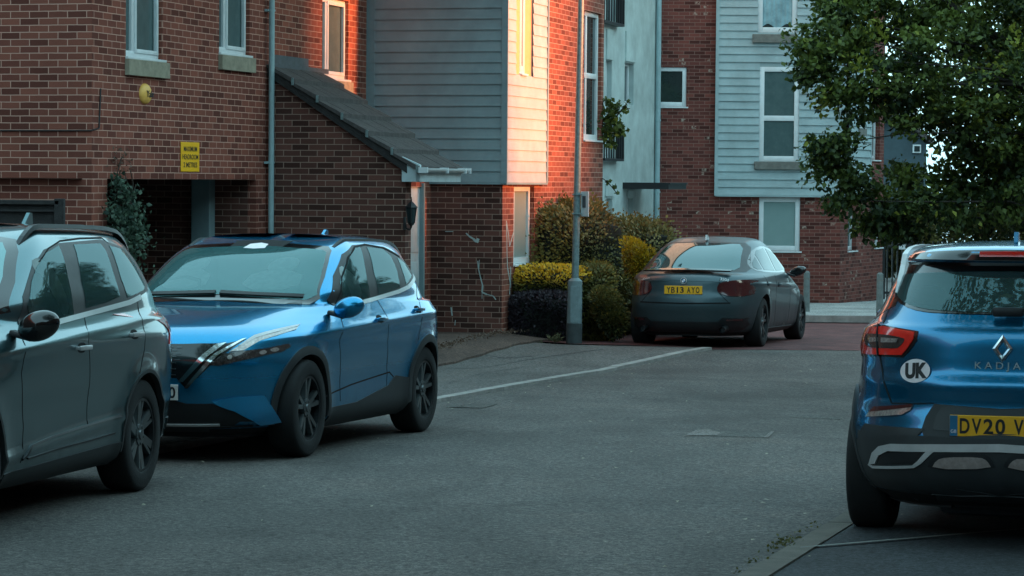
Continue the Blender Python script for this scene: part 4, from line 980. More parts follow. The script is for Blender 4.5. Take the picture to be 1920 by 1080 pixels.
def grounds():
    ys = [-60, -20, 0, 5] + [8+.5*i for i in range(110)] + [70, 80, 100, 150, 300, 900]
    xs = [-400, -100, -40, -20] + [-15+1.0*i for i in range(36)] + [30, 60, 120, 400]
    V = [(x, y, gz(x, y)-.02) for y in ys for x in xs]; nx = len(xs)
    F = [(j*nx+i, j*nx+i+1, (j+1)*nx+i+1, (j+1)*nx+i) for j in range(len(ys)-1) for i in range(nx-1)]
    mesh_obj('ground', V, F, M['asphalt'], kind='structure', smooth_=True)
    def L(t, s0, s1): return [(U*s+N*t)[:2] for s in (s0, s1)]
    # left kerb
    kp = [tuple((U*(-10)+N*(-7.93))[:2]), tuple((U*27.6+N*(-7.93))[:2])]
    g1 = on_ground(1170, 690); g2_ = on_ground(1335, 656)
    KL = lerp_line(kp + [(g1.x, g1.y), (g2_.x, g2_.y)])
    KR = lerp_line([tuple((U*(-10)+N*(-2.47))[:2]), tuple((U*22+N*(-2.47))[:2]), tuple((U*34+N*(-2.35))[:2]), tuple((U*46+N*(-2.2))[:2])])
    def off(line, d): return [(p[0]+UY*d, p[1]-UX*d) for p in line]
    # road sheet between kerbs
    road_a = lerp_line([KL[0]] + [tuple((U*27.6+N*(-7.93))[:2]), (g1.x, g1.y), (g2_.x, g2_.y)], .5)
    n = len(road_a); tot = 46
    rb = [tuple((U*(-10+i*(tot+0)/(n-1)*0+0))[:2]) for i in range(n)]
    ra, rb = [], []
    for i in range(121):
        s_ = -10+i*.45; ra.append(tuple((U*s_+N*(-8.2))[:2])); rb.append(tuple((U*s_+N*(9.0))[:2]))
    strip_sheet('road', ra, rb, 0.0, M['asphalt'], 18)
    def kerb_stones(line, d0, d1, dz, mat, hgt, ln=.915):
        mb = MB(); L_ = [0.0]
        for a, b in zip(line[:-1], line[1:]): L_.append(L_[-1]+math.hypot(b[0]-a[0], b[1]-a[1]))
        def P(q): return (float(np.interp(q, L_, [v[0] for v in line])), float(np.interp(q, L_, [v[1] for v in line])))
        k = 0.0
        while k+ln < L_[-1]:
            sub_ = [P(k+.006+(ln-.012)*i/4) for i in range(5)]; A, B = off(sub_, d0), off(sub_, d1); e = dz+random.uniform(-.003, .003)
            T = [[Vector((v[0], v[1], gz(v[0], v[1])+e+(0 if w_ else 0))) for v in ln_] for w_, ln_ in enumerate((A, B))]
            dn = Vector((0, 0, -hgt))
            for i in range(4):
                mb.quad(T[0][i], T[1][i], T[1][i+1], T[0][i+1]); mb.quad(T[1][i], T[1][i]+dn, T[1][i+1]+dn, T[1][i+1]); mb.quad(T[0][i], T[0][i]+dn, T[0][i+1]+dn, T[0][i+1])
            for i in (0, 4): mb.quad(T[0][i], T[1][i], T[1][i]+dn, T[0][i]+dn)
            k += ln
            if k+ln >= L_[-1] and L_[-1]-k > .1: ln = L_[-1]-k-.001
        return mb.build('kerb', mat, None, kind='structure')
    kerb_stones(KL, -.13, 0, .034, M['kerb'], .08)
    kerb_stones(KR, .0, .14, .018, M['kerb_dark'], .05)
    def pz(x, y):
        t = x*UY-y*UX; return .027 + .10*smooth(9.3, 11.0, -t)
    pa = off(KL, -.132); 
    strip_sheet('pavement', [(p[0]-UY*6.2, p[1]+UX*6.2) for p in pa], pa, pz, M['pave'], 24)
    # dark parking bay surface right of the right kerb
    strip_sheet('parking_bay', off(KR, .142), off(KR, 11), .010, M['bay'], 10)
    # painted bay line and dark seam
    a = on_ground(1500, 1034); b = on_ground(1950, 996)
    strip_sheet('bay_line', lerp_line([(a.x, a.y), (b.x, b.y)]), lerp_line([(a.x+.01, a.y+.05), (b.x+.01, b.y+.05)]), .020, M['stone_dark'], 1)
    # red block paving beyond the end of the kerb
    ya = 35.15
    V = lerp_line([(-3.6, 36.6), (-.2, 36.35), (.9, 35.75), (2.2, 35.35), (2.66, ya), (16, ya)], .4)
    far = [(p[0]*1.05, 46.6) for p in V]
    strip_sheet('block_paving', V, far, lambda x, y: .004+.030*(1-smooth(1.8, 2.7, x))+.10*smooth(9.3, 11.0, -(x*UY-y*UX)), M['redpave'], 24)
    # pale pavement and kerb in front of the far building
    A = lerp_line([(-6, 46.72), (30, 46.72)], .6)
    strip_sheet('pavement', A, [(p[0], 62) for p in A], .14, M['palepave'], 30)
    strip_sheet('kerb', [(p[0], 46.6) for p in A], A, .138, M['kerb'], 1, riser=.12)
    # paved strip with bare soil at the foot of the brick wall
    s0 = on_t(800, 600, TB)[0]; SA = []; SB = []
    for i in range(40):
        s_ = 28.4+i*.22; SA.append(tuple((U*s_+N*(-12.3))[:2])); SB.append(tuple((U*s_+N*(-9.80+.015*math.sin(i*1.3)))[:2]))
    strip_sheet('soil_strip', SA, SB, lambda x, y: .034 + .125*smooth(9.3, 10.6, -(x*UY-y*UX)), M['soil'], 14, riser=.03)
    for pl in ([(836, 692), (900, 690), (980, 676), (1060, 664), (1130, 655)], [(846, 662), (900, 668), (950, 672), (1000, 668)], [(838, 720), (900, 700), (990, 686)]):
        Q = [on_ground(x, y, .03) for x, y in pl]; Q = lerp_line([(v.x, v.y) for v in Q], .12); Q = [(x+random.gauss(0, .012), y+random.gauss(0, .012)) for x, y in Q]
        strip_sheet('pavement_crack', Q, [(x+.004, y+.045) for x, y in Q], lambda x, y: pz(x, y)+.003, M['bay'], 1)
    # patches and covers on the road
    def cover(name, px, mat, dz=.007, **k):
        P = [on_ground(*p) for p in px]
        return mesh_obj(name, [(p.x, p.y, gz(p.x, p.y)+dz) for p in P], [tuple(range(len(P)))], mat, **k)
    cover('manhole_cover', [(1284, 817), (1310, 806), (1452, 809), (1440, 821)], M['covermat'], .003, label='flat rectangular inspection cover in the middle of the road', cat='manhole cover')
    mb = MB()
    for q in ([(1284, 818), (1310, 805), (1330, 806), (1350, 812), (1345, 817)], [(1432, 821), (1446, 809), (1452, 810), (1440, 822)]): mb.poly([(lambda p: Vector((p.x, p.y, gz(p.x, p.y)+.006)))(on_ground(*x)) for x in q])
    mb.build('cover_patch', M['covermat_pale'], bpy.data.objects['manhole_cover'])
    cover('drain_cover', [(1480, 783), (1495, 777), (1585, 779), (1575, 787)], M['covermat'], .003, label='small dark utility cover near the blue crossover at right', cat='drain cover')
    cover('road_repair', [(836, 764), (850, 757), (935, 758), (905, 766)], M['covermat'], .006, kind='structure')
    # scattered grit and leaves
    mb = MB()
    for _ in range(420):
        s_ = random.uniform(12, 40); t_ = random.choice([random.gauss(-7.7, .25), random.gauss(-2.7, .3), random.uniform(-7.8, -2.5)])
        P = st(s_, t_); z = gz(P.x, P.y)+.012; r = random.uniform(.006, .02); a = random.uniform(0, 6)
        if P.y > 35: continue
        mb.poly([Vector((P.x+r*math.cos(a+k)*random.uniform(.5, 1.3), P.y+r*math.sin(a+k), z+random.uniform(0, .008))) for k in (0, 1.5, 3.1, 4.6)])
    mb.build('road_litter', M['stone'], kind='stuff', label='scattered grit and small leaves along the gutters')
    return KL, KR

M['redband'] = asphalt('dark_red_surface', (0.038, 0.026, 0.028), (1.1, 1, 1))
M['covermat'] = asphalt('worn_cover', (0.080, 0.074, 0.068), (1.3, 1.1, 1))

# ================================================================ near brick house
def near_house():
    H_ = empty('brick_house', Matrix.Translation(st(32, -14, -.7)), label='red brick terraced house with grey clad bay, lean-to porch and garage opening', cat='house')
    IM = inv_of(H_)
    before = set(COL.objects)
    s0, _ = on_t(172, 200, TA)
    sP, zt = on_t(505, 125, TA)
    P1 = at(937, 180, 36.2); sC = P1.dot(U)
    fA, fB, f0 = Ft(TA), Ft(TB), Fs(s0)
    fA.uo = .056-(s0 % .225); f0.uo = .17-(TA % .225)
    # --- long facade, windows W1 W2 W3 and the drive-through
    og = opn_t(TA, 201, 496, 336, 700); og[2] = -2
    og[0] = on_t(201, 350, TA)[0]; og[1] = on_t(480, 350, TA)[0]; og[3] = on_t(340, 336, TA)[1]
    w1 = opn_t(TA, 236, 305, -60, 112); w2 = opn_t(TA, 411, 468, -60, 104); w3 = opn_t(TA, 604, 653, 0, 150)
    for w in (w1, w2): w[3] = w[2]+1.25
    w3[3] = on_t(625, -3, TA)[1]
    mb = MB(); wall(mb, fA, s0, sP, -2, TOP, [og, w1, w2], .11)
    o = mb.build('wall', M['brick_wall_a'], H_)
    mb = MB(); wall(mb, fA, sP, sC+.3, -2, TOP, [w3], .11); mb.build('wall', M['brick'], H_)
    for w, sill_px in ((w1, 26), (w2, 26)):
        m_ = (w[1]-w[0])
        window(H_, fA, w[0], w[1], w[2]+.02, w[3], -.05, .06, sill=True, pane='pane_blind', vert=(w[0]+m_*.30,), sash=((w[0]+m_*.33, w[1]-.03, w[2]+.07, w[3]-.04),))
        mb = MB(); fA.box(mb, w[0]-.02, w[1]+.09, w[2]-.19, w[2]-.012, -.1, .055, .004); mb.build('stone_sill', M['stone'], H_)
    m_ = w3[1]-w3[0]
    window(H_, fA, w3[0], w3[1], w3[2]+.02, w3[3], -.05, .06, sill=True, pane='pane_blind', vert=(w3[0]+m_*.28,), sash=((w3[0]+m_*.3, w3[1]-.03, w3[2]+.07, w3[3]-.04),))
    mb = MB(); fA.box(mb, w3[0]+.05, w3[1]+.09, w3[2]-.19, w3[2]-.012, -.1, .05, .004); mb.build('stone_sill', M['stone'], H_)
    # --- end wall facing the camera at far left
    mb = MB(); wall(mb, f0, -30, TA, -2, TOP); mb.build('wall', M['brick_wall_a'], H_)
    # wire clipped along the end wall and round the corner
    a = on_s(0, 245, s0); b = on_s(172, 245, s0); c = on_t(184, 240, TA); d = on_t(187, 166, TA)
    mb = MB(); mb.tube([f0.p(-20, a[1], .012), f0.p(a[0], a[1], .012), f0.p(TA-.0, b[1], .012), fA.p(c[0], c[1], .012), fA.p(d[0], d[1], .012)], .008, 6); mb.build('cable', M['black'], H_)
    # --- inside of the drive-through
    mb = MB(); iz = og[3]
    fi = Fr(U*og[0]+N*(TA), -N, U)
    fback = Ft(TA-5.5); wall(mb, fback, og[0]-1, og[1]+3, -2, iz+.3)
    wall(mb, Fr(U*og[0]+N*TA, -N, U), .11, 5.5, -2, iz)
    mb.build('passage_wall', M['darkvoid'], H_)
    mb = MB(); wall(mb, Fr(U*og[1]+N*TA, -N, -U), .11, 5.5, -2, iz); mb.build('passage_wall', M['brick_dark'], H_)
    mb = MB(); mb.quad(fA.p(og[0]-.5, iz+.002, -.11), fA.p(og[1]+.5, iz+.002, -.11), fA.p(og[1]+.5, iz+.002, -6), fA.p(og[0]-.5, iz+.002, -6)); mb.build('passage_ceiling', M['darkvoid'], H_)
    # light post inside the passage
    sa = on_t(393, 400, TA-.55)[0]; sb = on_t(420, 400, TA-.55)[0]
    mb = MB(); fp = Ft(TA-.55); fp.box(mb, sa, sb, -2, iz, -.25, 0, .01); fp.box(mb, sb-.03, sb+.05, -2, iz, -.12, .02, .01); mb.build('passage_post', M['clad'], H_)
    # --- porch: gable wall, roof, recessed door
    tP = on_s(760, 400, sP)[0]; fs = Fs(sP)
    zt0 = on_s(512, 134, sP)[1]; zt1 = on_s(762, 312, sP)[1]
    mb = MB(); n = 10
    q = [fs.p(TA, -2), fs.p(tP, -2), fs.p(tP, zt1), fs.p(TA, zt0)]; uvq = [(TA, -2), (tP, -2), (tP, zt1), (TA, zt0)]
    mb.poly(q, uvq)
    ft = Ft(tP); mb.quad(ft.p(sP, -2), ft.p(sP+.22, -2), ft.p(sP+.22, zt1), ft.p(sP, zt1), [(sP, -2), (sP+.22, -2), (sP+.22, zt1), (sP, zt1)])
    fq = Fr(U*(sP+.22), N, U); mb.quad(fq.p(TA, -2), fq.p(tP, -2), fq.p(tP, zt1), fq.p(TA, zt0), uvq)
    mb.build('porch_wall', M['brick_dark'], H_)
    # roof courses
    L = 1.72; tE = tP+.16; zE = on_s(795, 322, sP)[1]; zT = zt0+.05; tT = TA
    slope = (zE-zT)/(tE-tT); nrow = 6; ov = .10
    for i in range(nrow):
        ta = tT+(tE-tT)*i/nrow; tb = tT+(tE-tT)*(i+1)/nrow+.045
        za = zT+slope*(ta-tT)+.035; zb = zT+slope*(tb-tT)+.095
        mb = MB(); nseg = 7
        for j in range(nseg):
            a = sP-ov+(L+ov)*j/nseg+.002; b = sP-ov+(L+ov)*(j+1)/nseg-.002; w = .004*random.uniform(-1, 1)
            mb.prism([st(a, ta, za-.035), st(a, tb, zb-.06), st(a, tb, zb+w), st(a, ta, za+w)], U*(b-a))
        mb.build('roof_tiles', M['tile'], H_)
        mb = MB(); mb.box(st(sP-ov-.008, tb-.02, zb-.03), (.014, .03, .09), Matrix((U, N, Vector((0, 0, 1)))).transposed()); mb.build('tile_clip', M['galv'], H_)
    mb = MB(); mb.prism([st(sP-ov+.03, tT, zT-.10), st(sP-ov+.03, tE-.12, zT+slope*(tE-.12-tT)-.10), st(sP-ov+.03, tE-.12, zT+slope*(tE-.12-tT)+.03), st(sP-ov+.03, tT, zT+.03)], U*.05); mb.build('verge_board', M['wood'], H_)
    mb = MB(); mb.quad(st(sP, tT, zT-.02), st(sP+L, tT, zT-.02), st(sP+L, tE, zE-.02), st(sP, tE, zE-.02)); mb.build('porch_ceiling', M['clad'], H_)
    mb = MB(); fA.box(mb, sP+.02, sP+1.35, zT+.02, zT+.17, 0, .012); fA.box(mb, sP+.02, sP+2.0, zT+.0, zT+.06, 0, .05); mb.build('flashing', M['lead'], H_)
    # boxed eaves, fascia, gutter
    tb0 = on_s(756, 320, sP)[0]; tb1 = on_s(790, 320, sP)[0]; zb_ = on_s(770, 341, sP)[1]
    mb = MB(); fs.box(mb, tb0, tb1, zb_, zt1+.02, .0, .06, .004)
    mb.prism([fs.p(tb0, zt1+.02, .0), fs.p(tb1, zt1+.02, .0), fs.p(tb0, zt1+.02+.10, .0)], -U*.058)
    ft1 = Ft(tb1); ft1.box(mb, sP-.06, sP+L-.1, zb_, zt1-.02, -.05, 0, .004); mb.build('fascia', M['white_paint'], H_)
    mb = MB(); fg = Ft(tb1+.055); zg = zt1-.02
    for i in range(12):
        a0, a1 = R(180+i*15), R(195+i*15)
        p0 = (.052*math.cos(a0), .052*math.sin(a0)); p1 = (.052*math.cos(a1), .052*math.sin(a1))
        mb.quad(fg.p(sP-.09, zg+p0[1], p0[0]), fg.p(sP+L-.02, zg+p0[1], p0[0]), fg.p(sP+L-.02, zg+p1[1], p1[0]), fg.p(sP-.09, zg+p1[1], p1[0]))
    for sx in (sP-.09, sP+.75, sP+1.5, sP+L-.02): fg.box(mb, sx-.015, sx+.015, zg-.06, zg+.01, -.058, .058)
    mb.build('gutter', M['upvc'], H_, True)
    # door in the recess
    tD = -11.42; fD = Ft(tD); sd1 = on_t(793, 450, tD)[0]; sd0 = sd1-.92; zd = zb_-.02
    mb = MB(); wall(mb, fD, sP+.22, sC+.2, -2, zE+.12, [(sd0, sd1, -2, zd-.05)], .08); mb.build('wall', M['brick'], H_)
    mb = MB(); fD.box(mb, sd0, sd1, -1.2, zd-.05, -.08, -.03, .005)
    for k in range(3): fD.box(mb, sd0+.12, sd1-.12, -.5+.55*k, -.08+.55*k, -.035, -.015, .01)
    o = mb.build('door', M['white_paint'], H_, True)
    mb = MB(); fD.box(mb, sd0+.06, sd0+.09, .3, .45, -.02, .03, .004); mb.build('handle', M['chrome'], o)
    mb = MB(); fD.box(mb, sd1-.07, sd1, -1.2, zd, -.05, .03, .004); fD.box(mb, sd0-.02, sd0+.05, -1.2, zd, -.05, .03, .004); mb.build('door_frame', M['clad'], H_)
    # --- lower brick bay
    zc = on_s(840, 341, sC)[1]; fC = Fs(sC+.06)
    wl = opn_t(TB, 963, 1001, 349, 497)
    wr = opn_t(TB, 1095, 1127, 22, 265)
    e0 = opn_t(TB, 1019.5, 1133, 10, 20); sE, sK = e0[1], e0[0]
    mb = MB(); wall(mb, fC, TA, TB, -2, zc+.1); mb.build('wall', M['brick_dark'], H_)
    mb = MB(); wall(mb, fB, sC+.06, sE, -2, zc, [wl], .12); wall(mb, fB, sK, sE, zc, TOP, [wr], .12); mb.build('wall', M['brick'], H_)
    fe = Fr(U*sE, N, U); mb = MB(); wall(mb, fe, TA-3, TB, -2, TOP); mb.build('wall', M['brick'], H_)
    m_ = wl[1]-wl[0]
    window(H_, fB, wl[0], wl[1], wl[2]+.02, wl[3], -.06, .075, sill=True, vert=(wl[0]+m_*.20,), pane='pane_frost')
    window(H_, fB, wr[0], wr[1], wr[2]+.02, wr[3], -.05, .075, sill=True, hor=(on_t(1110, 142, TB)[1],), vert=(wr[0]+(wr[1]-wr[0])*.3,))
    # --- clad bay
    tb_ = TB+.06; f1 = Fs(sC); f2 = Ft(tb_)
    wc = opn_t(tb_, 967, 999, -90, 141); wc[2] += 0
    mb = MB(); wall(mb, Fs(sC+.004), TA, tb_, zc, TOP); wall(mb, Ft(tb_-.004), sC, sK, zc, TOP, [wc], .07)
    mb.quad(st(sC+.004, TA, zc+.002), st(sK, TA, zc+.002), st(sK, tb_-.004, zc+.002), st(sC+.004, tb_-.004, zc+.002)); mb.build('bay_core', M['clad'], H_)
    zb0 = on_s(840, 322, sC)[1]-.01
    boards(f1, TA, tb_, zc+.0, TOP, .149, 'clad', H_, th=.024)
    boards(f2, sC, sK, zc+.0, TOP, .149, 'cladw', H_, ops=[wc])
    mb = MB(); f1.box(mb, tb_-.06, tb_+.028, zc-.012, TOP, .0, .03); f1.box(mb, TA, TA+.12, zc, TOP, 0, .028)
    f2.box(mb, sK-.05, sK+.01, zc-.012, TOP, -.05, .026); mb.build('corner_trim', M['clad'], H_)
    mb = MB(); f1.box(mb, TA, tb_+.02, zc-.03, zc-.001, -.02, .022); f2.box(mb, sC, sK, zc-.03, zc-.001, -.02, .022); mb.build('drip_edge', M['clad'], H_)
    m_ = wc[1]-wc[0]
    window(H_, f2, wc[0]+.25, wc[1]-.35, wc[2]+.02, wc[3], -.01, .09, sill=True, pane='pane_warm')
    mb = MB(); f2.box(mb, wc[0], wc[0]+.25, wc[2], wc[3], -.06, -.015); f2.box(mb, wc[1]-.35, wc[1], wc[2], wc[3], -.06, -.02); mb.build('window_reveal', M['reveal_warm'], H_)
    # --- roof, out of frame
    mb = MB(); a0, a1 = s0-.3, sE+.3
    mb.prism([st(a0, TB+.5, TOP), st(a0, -30, TOP), st(a0, -20, TOP+4)], U*(a1-a0)); mb.build('roof', M['tile'], H_)
    # --- drainpipe
    sp = sP-.11; zc0 = -1
    mb = MB(); mb.cyl(st(sp, TA+.075, -.75), st(sp, TA+.075, TOP), .036, None, 20); o = mb.build('drainpipe', M['pipe'], H_, True)
    mb = MB(); 
    for z in (on_t(505, 305, TA)[1], on_t(505, 305, TA)[1]-1.9, on_t(505, 305, TA)[1]+1.9): mb = MB(); mb.cyl(st(sp, TA+.075, z-.012), st(sp, TA+.075, z+.012), .044, None, 20); mb.box(st(sp, TA+.03, z), (.14, .05, .03), Matrix((U, N, Vector((0, 0, 1)))).transposed()); mb.build('pipe_clip', M['pipe'], o)
    # paint scratches on the brick pier
    mb = MB()
    def line_s(pts, w):
        P = [fC.p(*on_s(x, y, sC+.06), .004) for x, y in pts]
        for a, b in zip(P[:-1], P[1:]):
            d = (b-a).normalized(); q = d.cross(-U)*w*random.uniform(.5, 1.3)/2; mb.quad(a-q, b-q, b+q, a+q)
    def line_t(pts, w):
        P = [fB.p(*on_t(x, y, TB), .004) for x, y in pts]
        for a, b in zip(P[:-1], P[1:]):
            d = (b-a).normalized(); q = d.cross(N)*w/2; mb.quad(a-q, b-q, b+q, a+q)
    line_s([(874, 437), (880, 443), (888, 448), (893, 453)], .03); line_s([(893, 450), (898, 452)], .05)
    line_s([(896, 489), (897, 502), (901, 520), (905, 535), (904, 548), (913, 552), (925, 555), (930, 562)], .018); line_s([(899, 487), (898, 506)], .014); line_s([(904, 548), (904, 560)], .012)
    line_s([(846, 576), (848, 592)], .016); line_s([(854, 600), (853, 610)], .012); line_s([(835, 434), (850, 434)], .012)
    line_t([(949, 420), (950, 450), (950, 470), (951, 500), (956, 530), (955, 552)], .03); line_t([(949, 414), (953, 440), (955, 462), (963, 434)], .03); line_t([(957, 500), (957, 540)], .03)
    mb.build('paint_scratches', M['render'], H_)
    for o in list(COL.objects):
        if o not in before and o.parent is H_: o.matrix_parent_inverse = IM
    # --- alarm box, sign, lantern: things of their own
    P = fA.p(*on_t(271, 176, TA), 0)
    A = empty('alarm_box', Matrix.Translation(P), label='oval yellow burglar alarm box high on the brick wall', cat='alarm box')
    mb = MB(); vs = mb.sph((0, 0, 0), .5, (.30, .12, .235), 28, 14); bmesh.ops.transform(mb.bm, matrix=fA.rot().to_4x4(), verts=mb.bm.verts[:]); mb.build('casing', M['alarm'], A, True)
    Mx = Matrix.Translation(N*.062) @ Matrix((U, Vector((0, 0, 1)), N)).transposed().to_4x4() @ Matrix.Translation((.02, 0, 0))
    fit_text('lettering', 'Yale', .19, .075, M['ink'], A, Mx, .002, .01)
    q = [on_t(338, 266, TA), on_t(372, 322, TA)]; c = ((q[0][0]+q[1][0])/2, (q[0][1]+q[1][1])/2); w = q[1][0]-q[0][0]; h = q[0][1]-q[1][1]
    A = empty('headroom_sign', Matrix.Translation(fA.p(c[0], c[1], .008)), label='yellow maximum headroom 2 metres sign above the drive-through', cat='sign')
    Mr = Matrix((U, Vector((0, 0, 1)), N)).transposed().to_4x4()
    mb = MB(); mb.box((0, 0, 0), (w, h, .008), None, .003); bmesh.ops.transform(mb.bm, matrix=Mr, verts=mb.bm.verts[:]); mb.build('panel', M['sign_y'], A)
    for k, tx in enumerate(('MAXIMUM', 'HEADROOM', '2 METRES')):
        fit_text('lettering', tx, w*(.72, .86, .74)[k], h*.17, M['ink'], A, Mr @ Matrix.Translation((0, h*(.27-.27*k), .0055)), .0008, .01)
    # lantern
    P = st(sP-.02, tP, 0); z = on_s(773, 398, sP)[1]
    A = empty('wall_lantern', Matrix.Translation((P.x, P.y, z)), label='black coach lantern on the porch corner beside the white door', cat='lantern')
    o_ = N*.085 - U*.0
    mb = MB(); mb.cyl(o_+Vector((0, 0, -.13)), o_+Vector((0, 0, .06)), .045, .072, 6); g_ = mb.build('lantern_glass', M['pane'], A)
    mb = MB(); mb.cyl(o_+Vector((0, 0, .06)), o_+Vector((0, 0, .13)), .092, .02, 6); mb.cyl(o_+Vector((0, 0, .13)), o_+Vector((0, 0, .19)), .012, .004, 6); mb.cyl(o_+Vector((0, 0, -.16)), o_+Vector((0, 0, -.13)), .03, .05, 6); mb.cyl(o_+Vector((0, 0, -.20)), o_+Vector((0, 0, -.16)), .006, .02, 6)
    for k in range(6):
        a = R(60*k+30); mb.cyl(o_+Vector((.046*math.cos(a), .046*math.sin(a), -.13)), o_+Vector((.073*math.cos(a), .073*math.sin(a), .06)), .006, None, 5)
    mb.tube([o_+Vector((0, 0, -.16)), N*.07+Vector((0, 0, -.22)), N*.02+Vector((0, 0, -.20)), N*.0+Vector((0, 0, -.12))], .011, 6)
    mb.box(Vector((0, 0, -.14)), (.02, .07, .16), Matrix((N, U, Vector((0, 0, 1)))).transposed(), .004); mb.build('lantern_frame', M['black'], A)
    return s0, sP, sC, sE, og
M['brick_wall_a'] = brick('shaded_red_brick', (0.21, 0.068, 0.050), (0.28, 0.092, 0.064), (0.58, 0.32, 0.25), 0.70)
M['cladw'] = simple('sunlit_side_cladding', (0.42, 0.44, 0.46), 0.6, 0, 0.12, 3, 0.25, 60)  # same boards as the bay front, paler: sunlight put into the colour
M['white_paint'] = simple('white_painted_wood', (0.50, 0.60, 0.62), 0.5, 0, 0.12, 7)

# ================================================================ white rendered block
YF = 56.0
def white_block(sE):
    H_ = empty('rendered_block', Matrix.Translation(at(1200, 540, 54)), label='white rendered apartment block with black balcony rails, partly behind the brick house', cat='apartment block')
    IM = inv_of(H_); before = set(COL.objects)
    Pc = at(1230, 300, YF-.02); TW = Pc.dot(N); s1 = Pc.dot(U); f = Ft(TW)
    def op(x0, x1, y0, y1): return opn_t(TW, x0, x1, y0, y1)
    w = [op(1171, 1188, 118, 196), op(1136, 1147, 113, 190), op(1138, 1158, -60, 48), op(1136, 1150, 200, 300), op(1136, 1148, 372, 420), op(1176, 1186, 372, 470)]
    mb = MB(); wall(mb, f, s1-9, s1, -2.2, 12, w, .14); mb.build('wall', M['render'], H_)
    for q in w: window(H_, f, q[0], q[1], q[2], q[3], -.10, .06, vert=((q[0]+q[1])/2,))
    for (x0, x1, y0, y1) in ((1134, 1157, -30, 48), (1134, 1156, 232, 302)):
        q = op(x0, x1, y0, y1); mb = MB(); n1 = .16
        f.box(mb, q[0]-.6, q[1], q[3]-.04, q[3], n1-.03, n1); f.box(mb, q[0]-.6, q[1], q[2], q[2]+.05, 0, n1)
        for k in range(9): a = q[0]-.6+(q[1]-q[0]+.58)*k/8; f.box(mb, a, a+.02, q[2], q[3]-.02, n1-.03, n1-.005)
        f.box(mb, q[1]-.03, q[1], q[2], q[3], 0, n1); mb.build('balcony_rail', M['black'], H_)
    # lintel panels
    mb = MB()
    for (x0, x1, y0, y1) in ((1172, 1190, 60, 116), (1136, 1148, 55, 112), (1175, 1190, 357, 369), (1134, 1150, 345, 368)):
        q = op(x0, x1, y0, y1); mb = MB(); f.box(mb, q[0], q[1], q[2], q[3], 0, .03); mb.build('lintel_panel', M['render'], H_)
    # canopy
    q = op(1172, 1176, 343, 356); mb = MB()
    P0 = f.p(q[0]-.1, q[2]); 
    f.box(mb, q[0]-.2, q[0]+1.4, q[2]+.02, q[3]-.02, 0, .95); f.box(mb, q[0]-.2, q[0]+1.4, q[3]-.02, q[3]+.01, 0, .98); mb.build('door_canopy', M['black'], H_)
    mb = MB(); mb.cyl(f.p(s1-.16, -2, .07), f.p(s1-.16, 12, .07), .055, None, 16)
    for y in (-20, 225, 360): z = on_t(1224, y, TW)[1]; mb.cyl(f.p(s1-.16, z-.02, .07), f.p(s1-.16, z+.02, .07), .066, None, 16)
    mb.build('drainpipe', M['pipe'], H_, True)
    mb = MB(); mb.prism([f.p(s1-9, 12, .2), f.p(s1-9, 12, -8), f.p(s1-9, 14.5, -4)], U*9); mb.build('roof', M['tile'], H_)
    for o in list(COL.objects):
        if o not in before and o.parent is H_: o.matrix_parent_inverse = IM

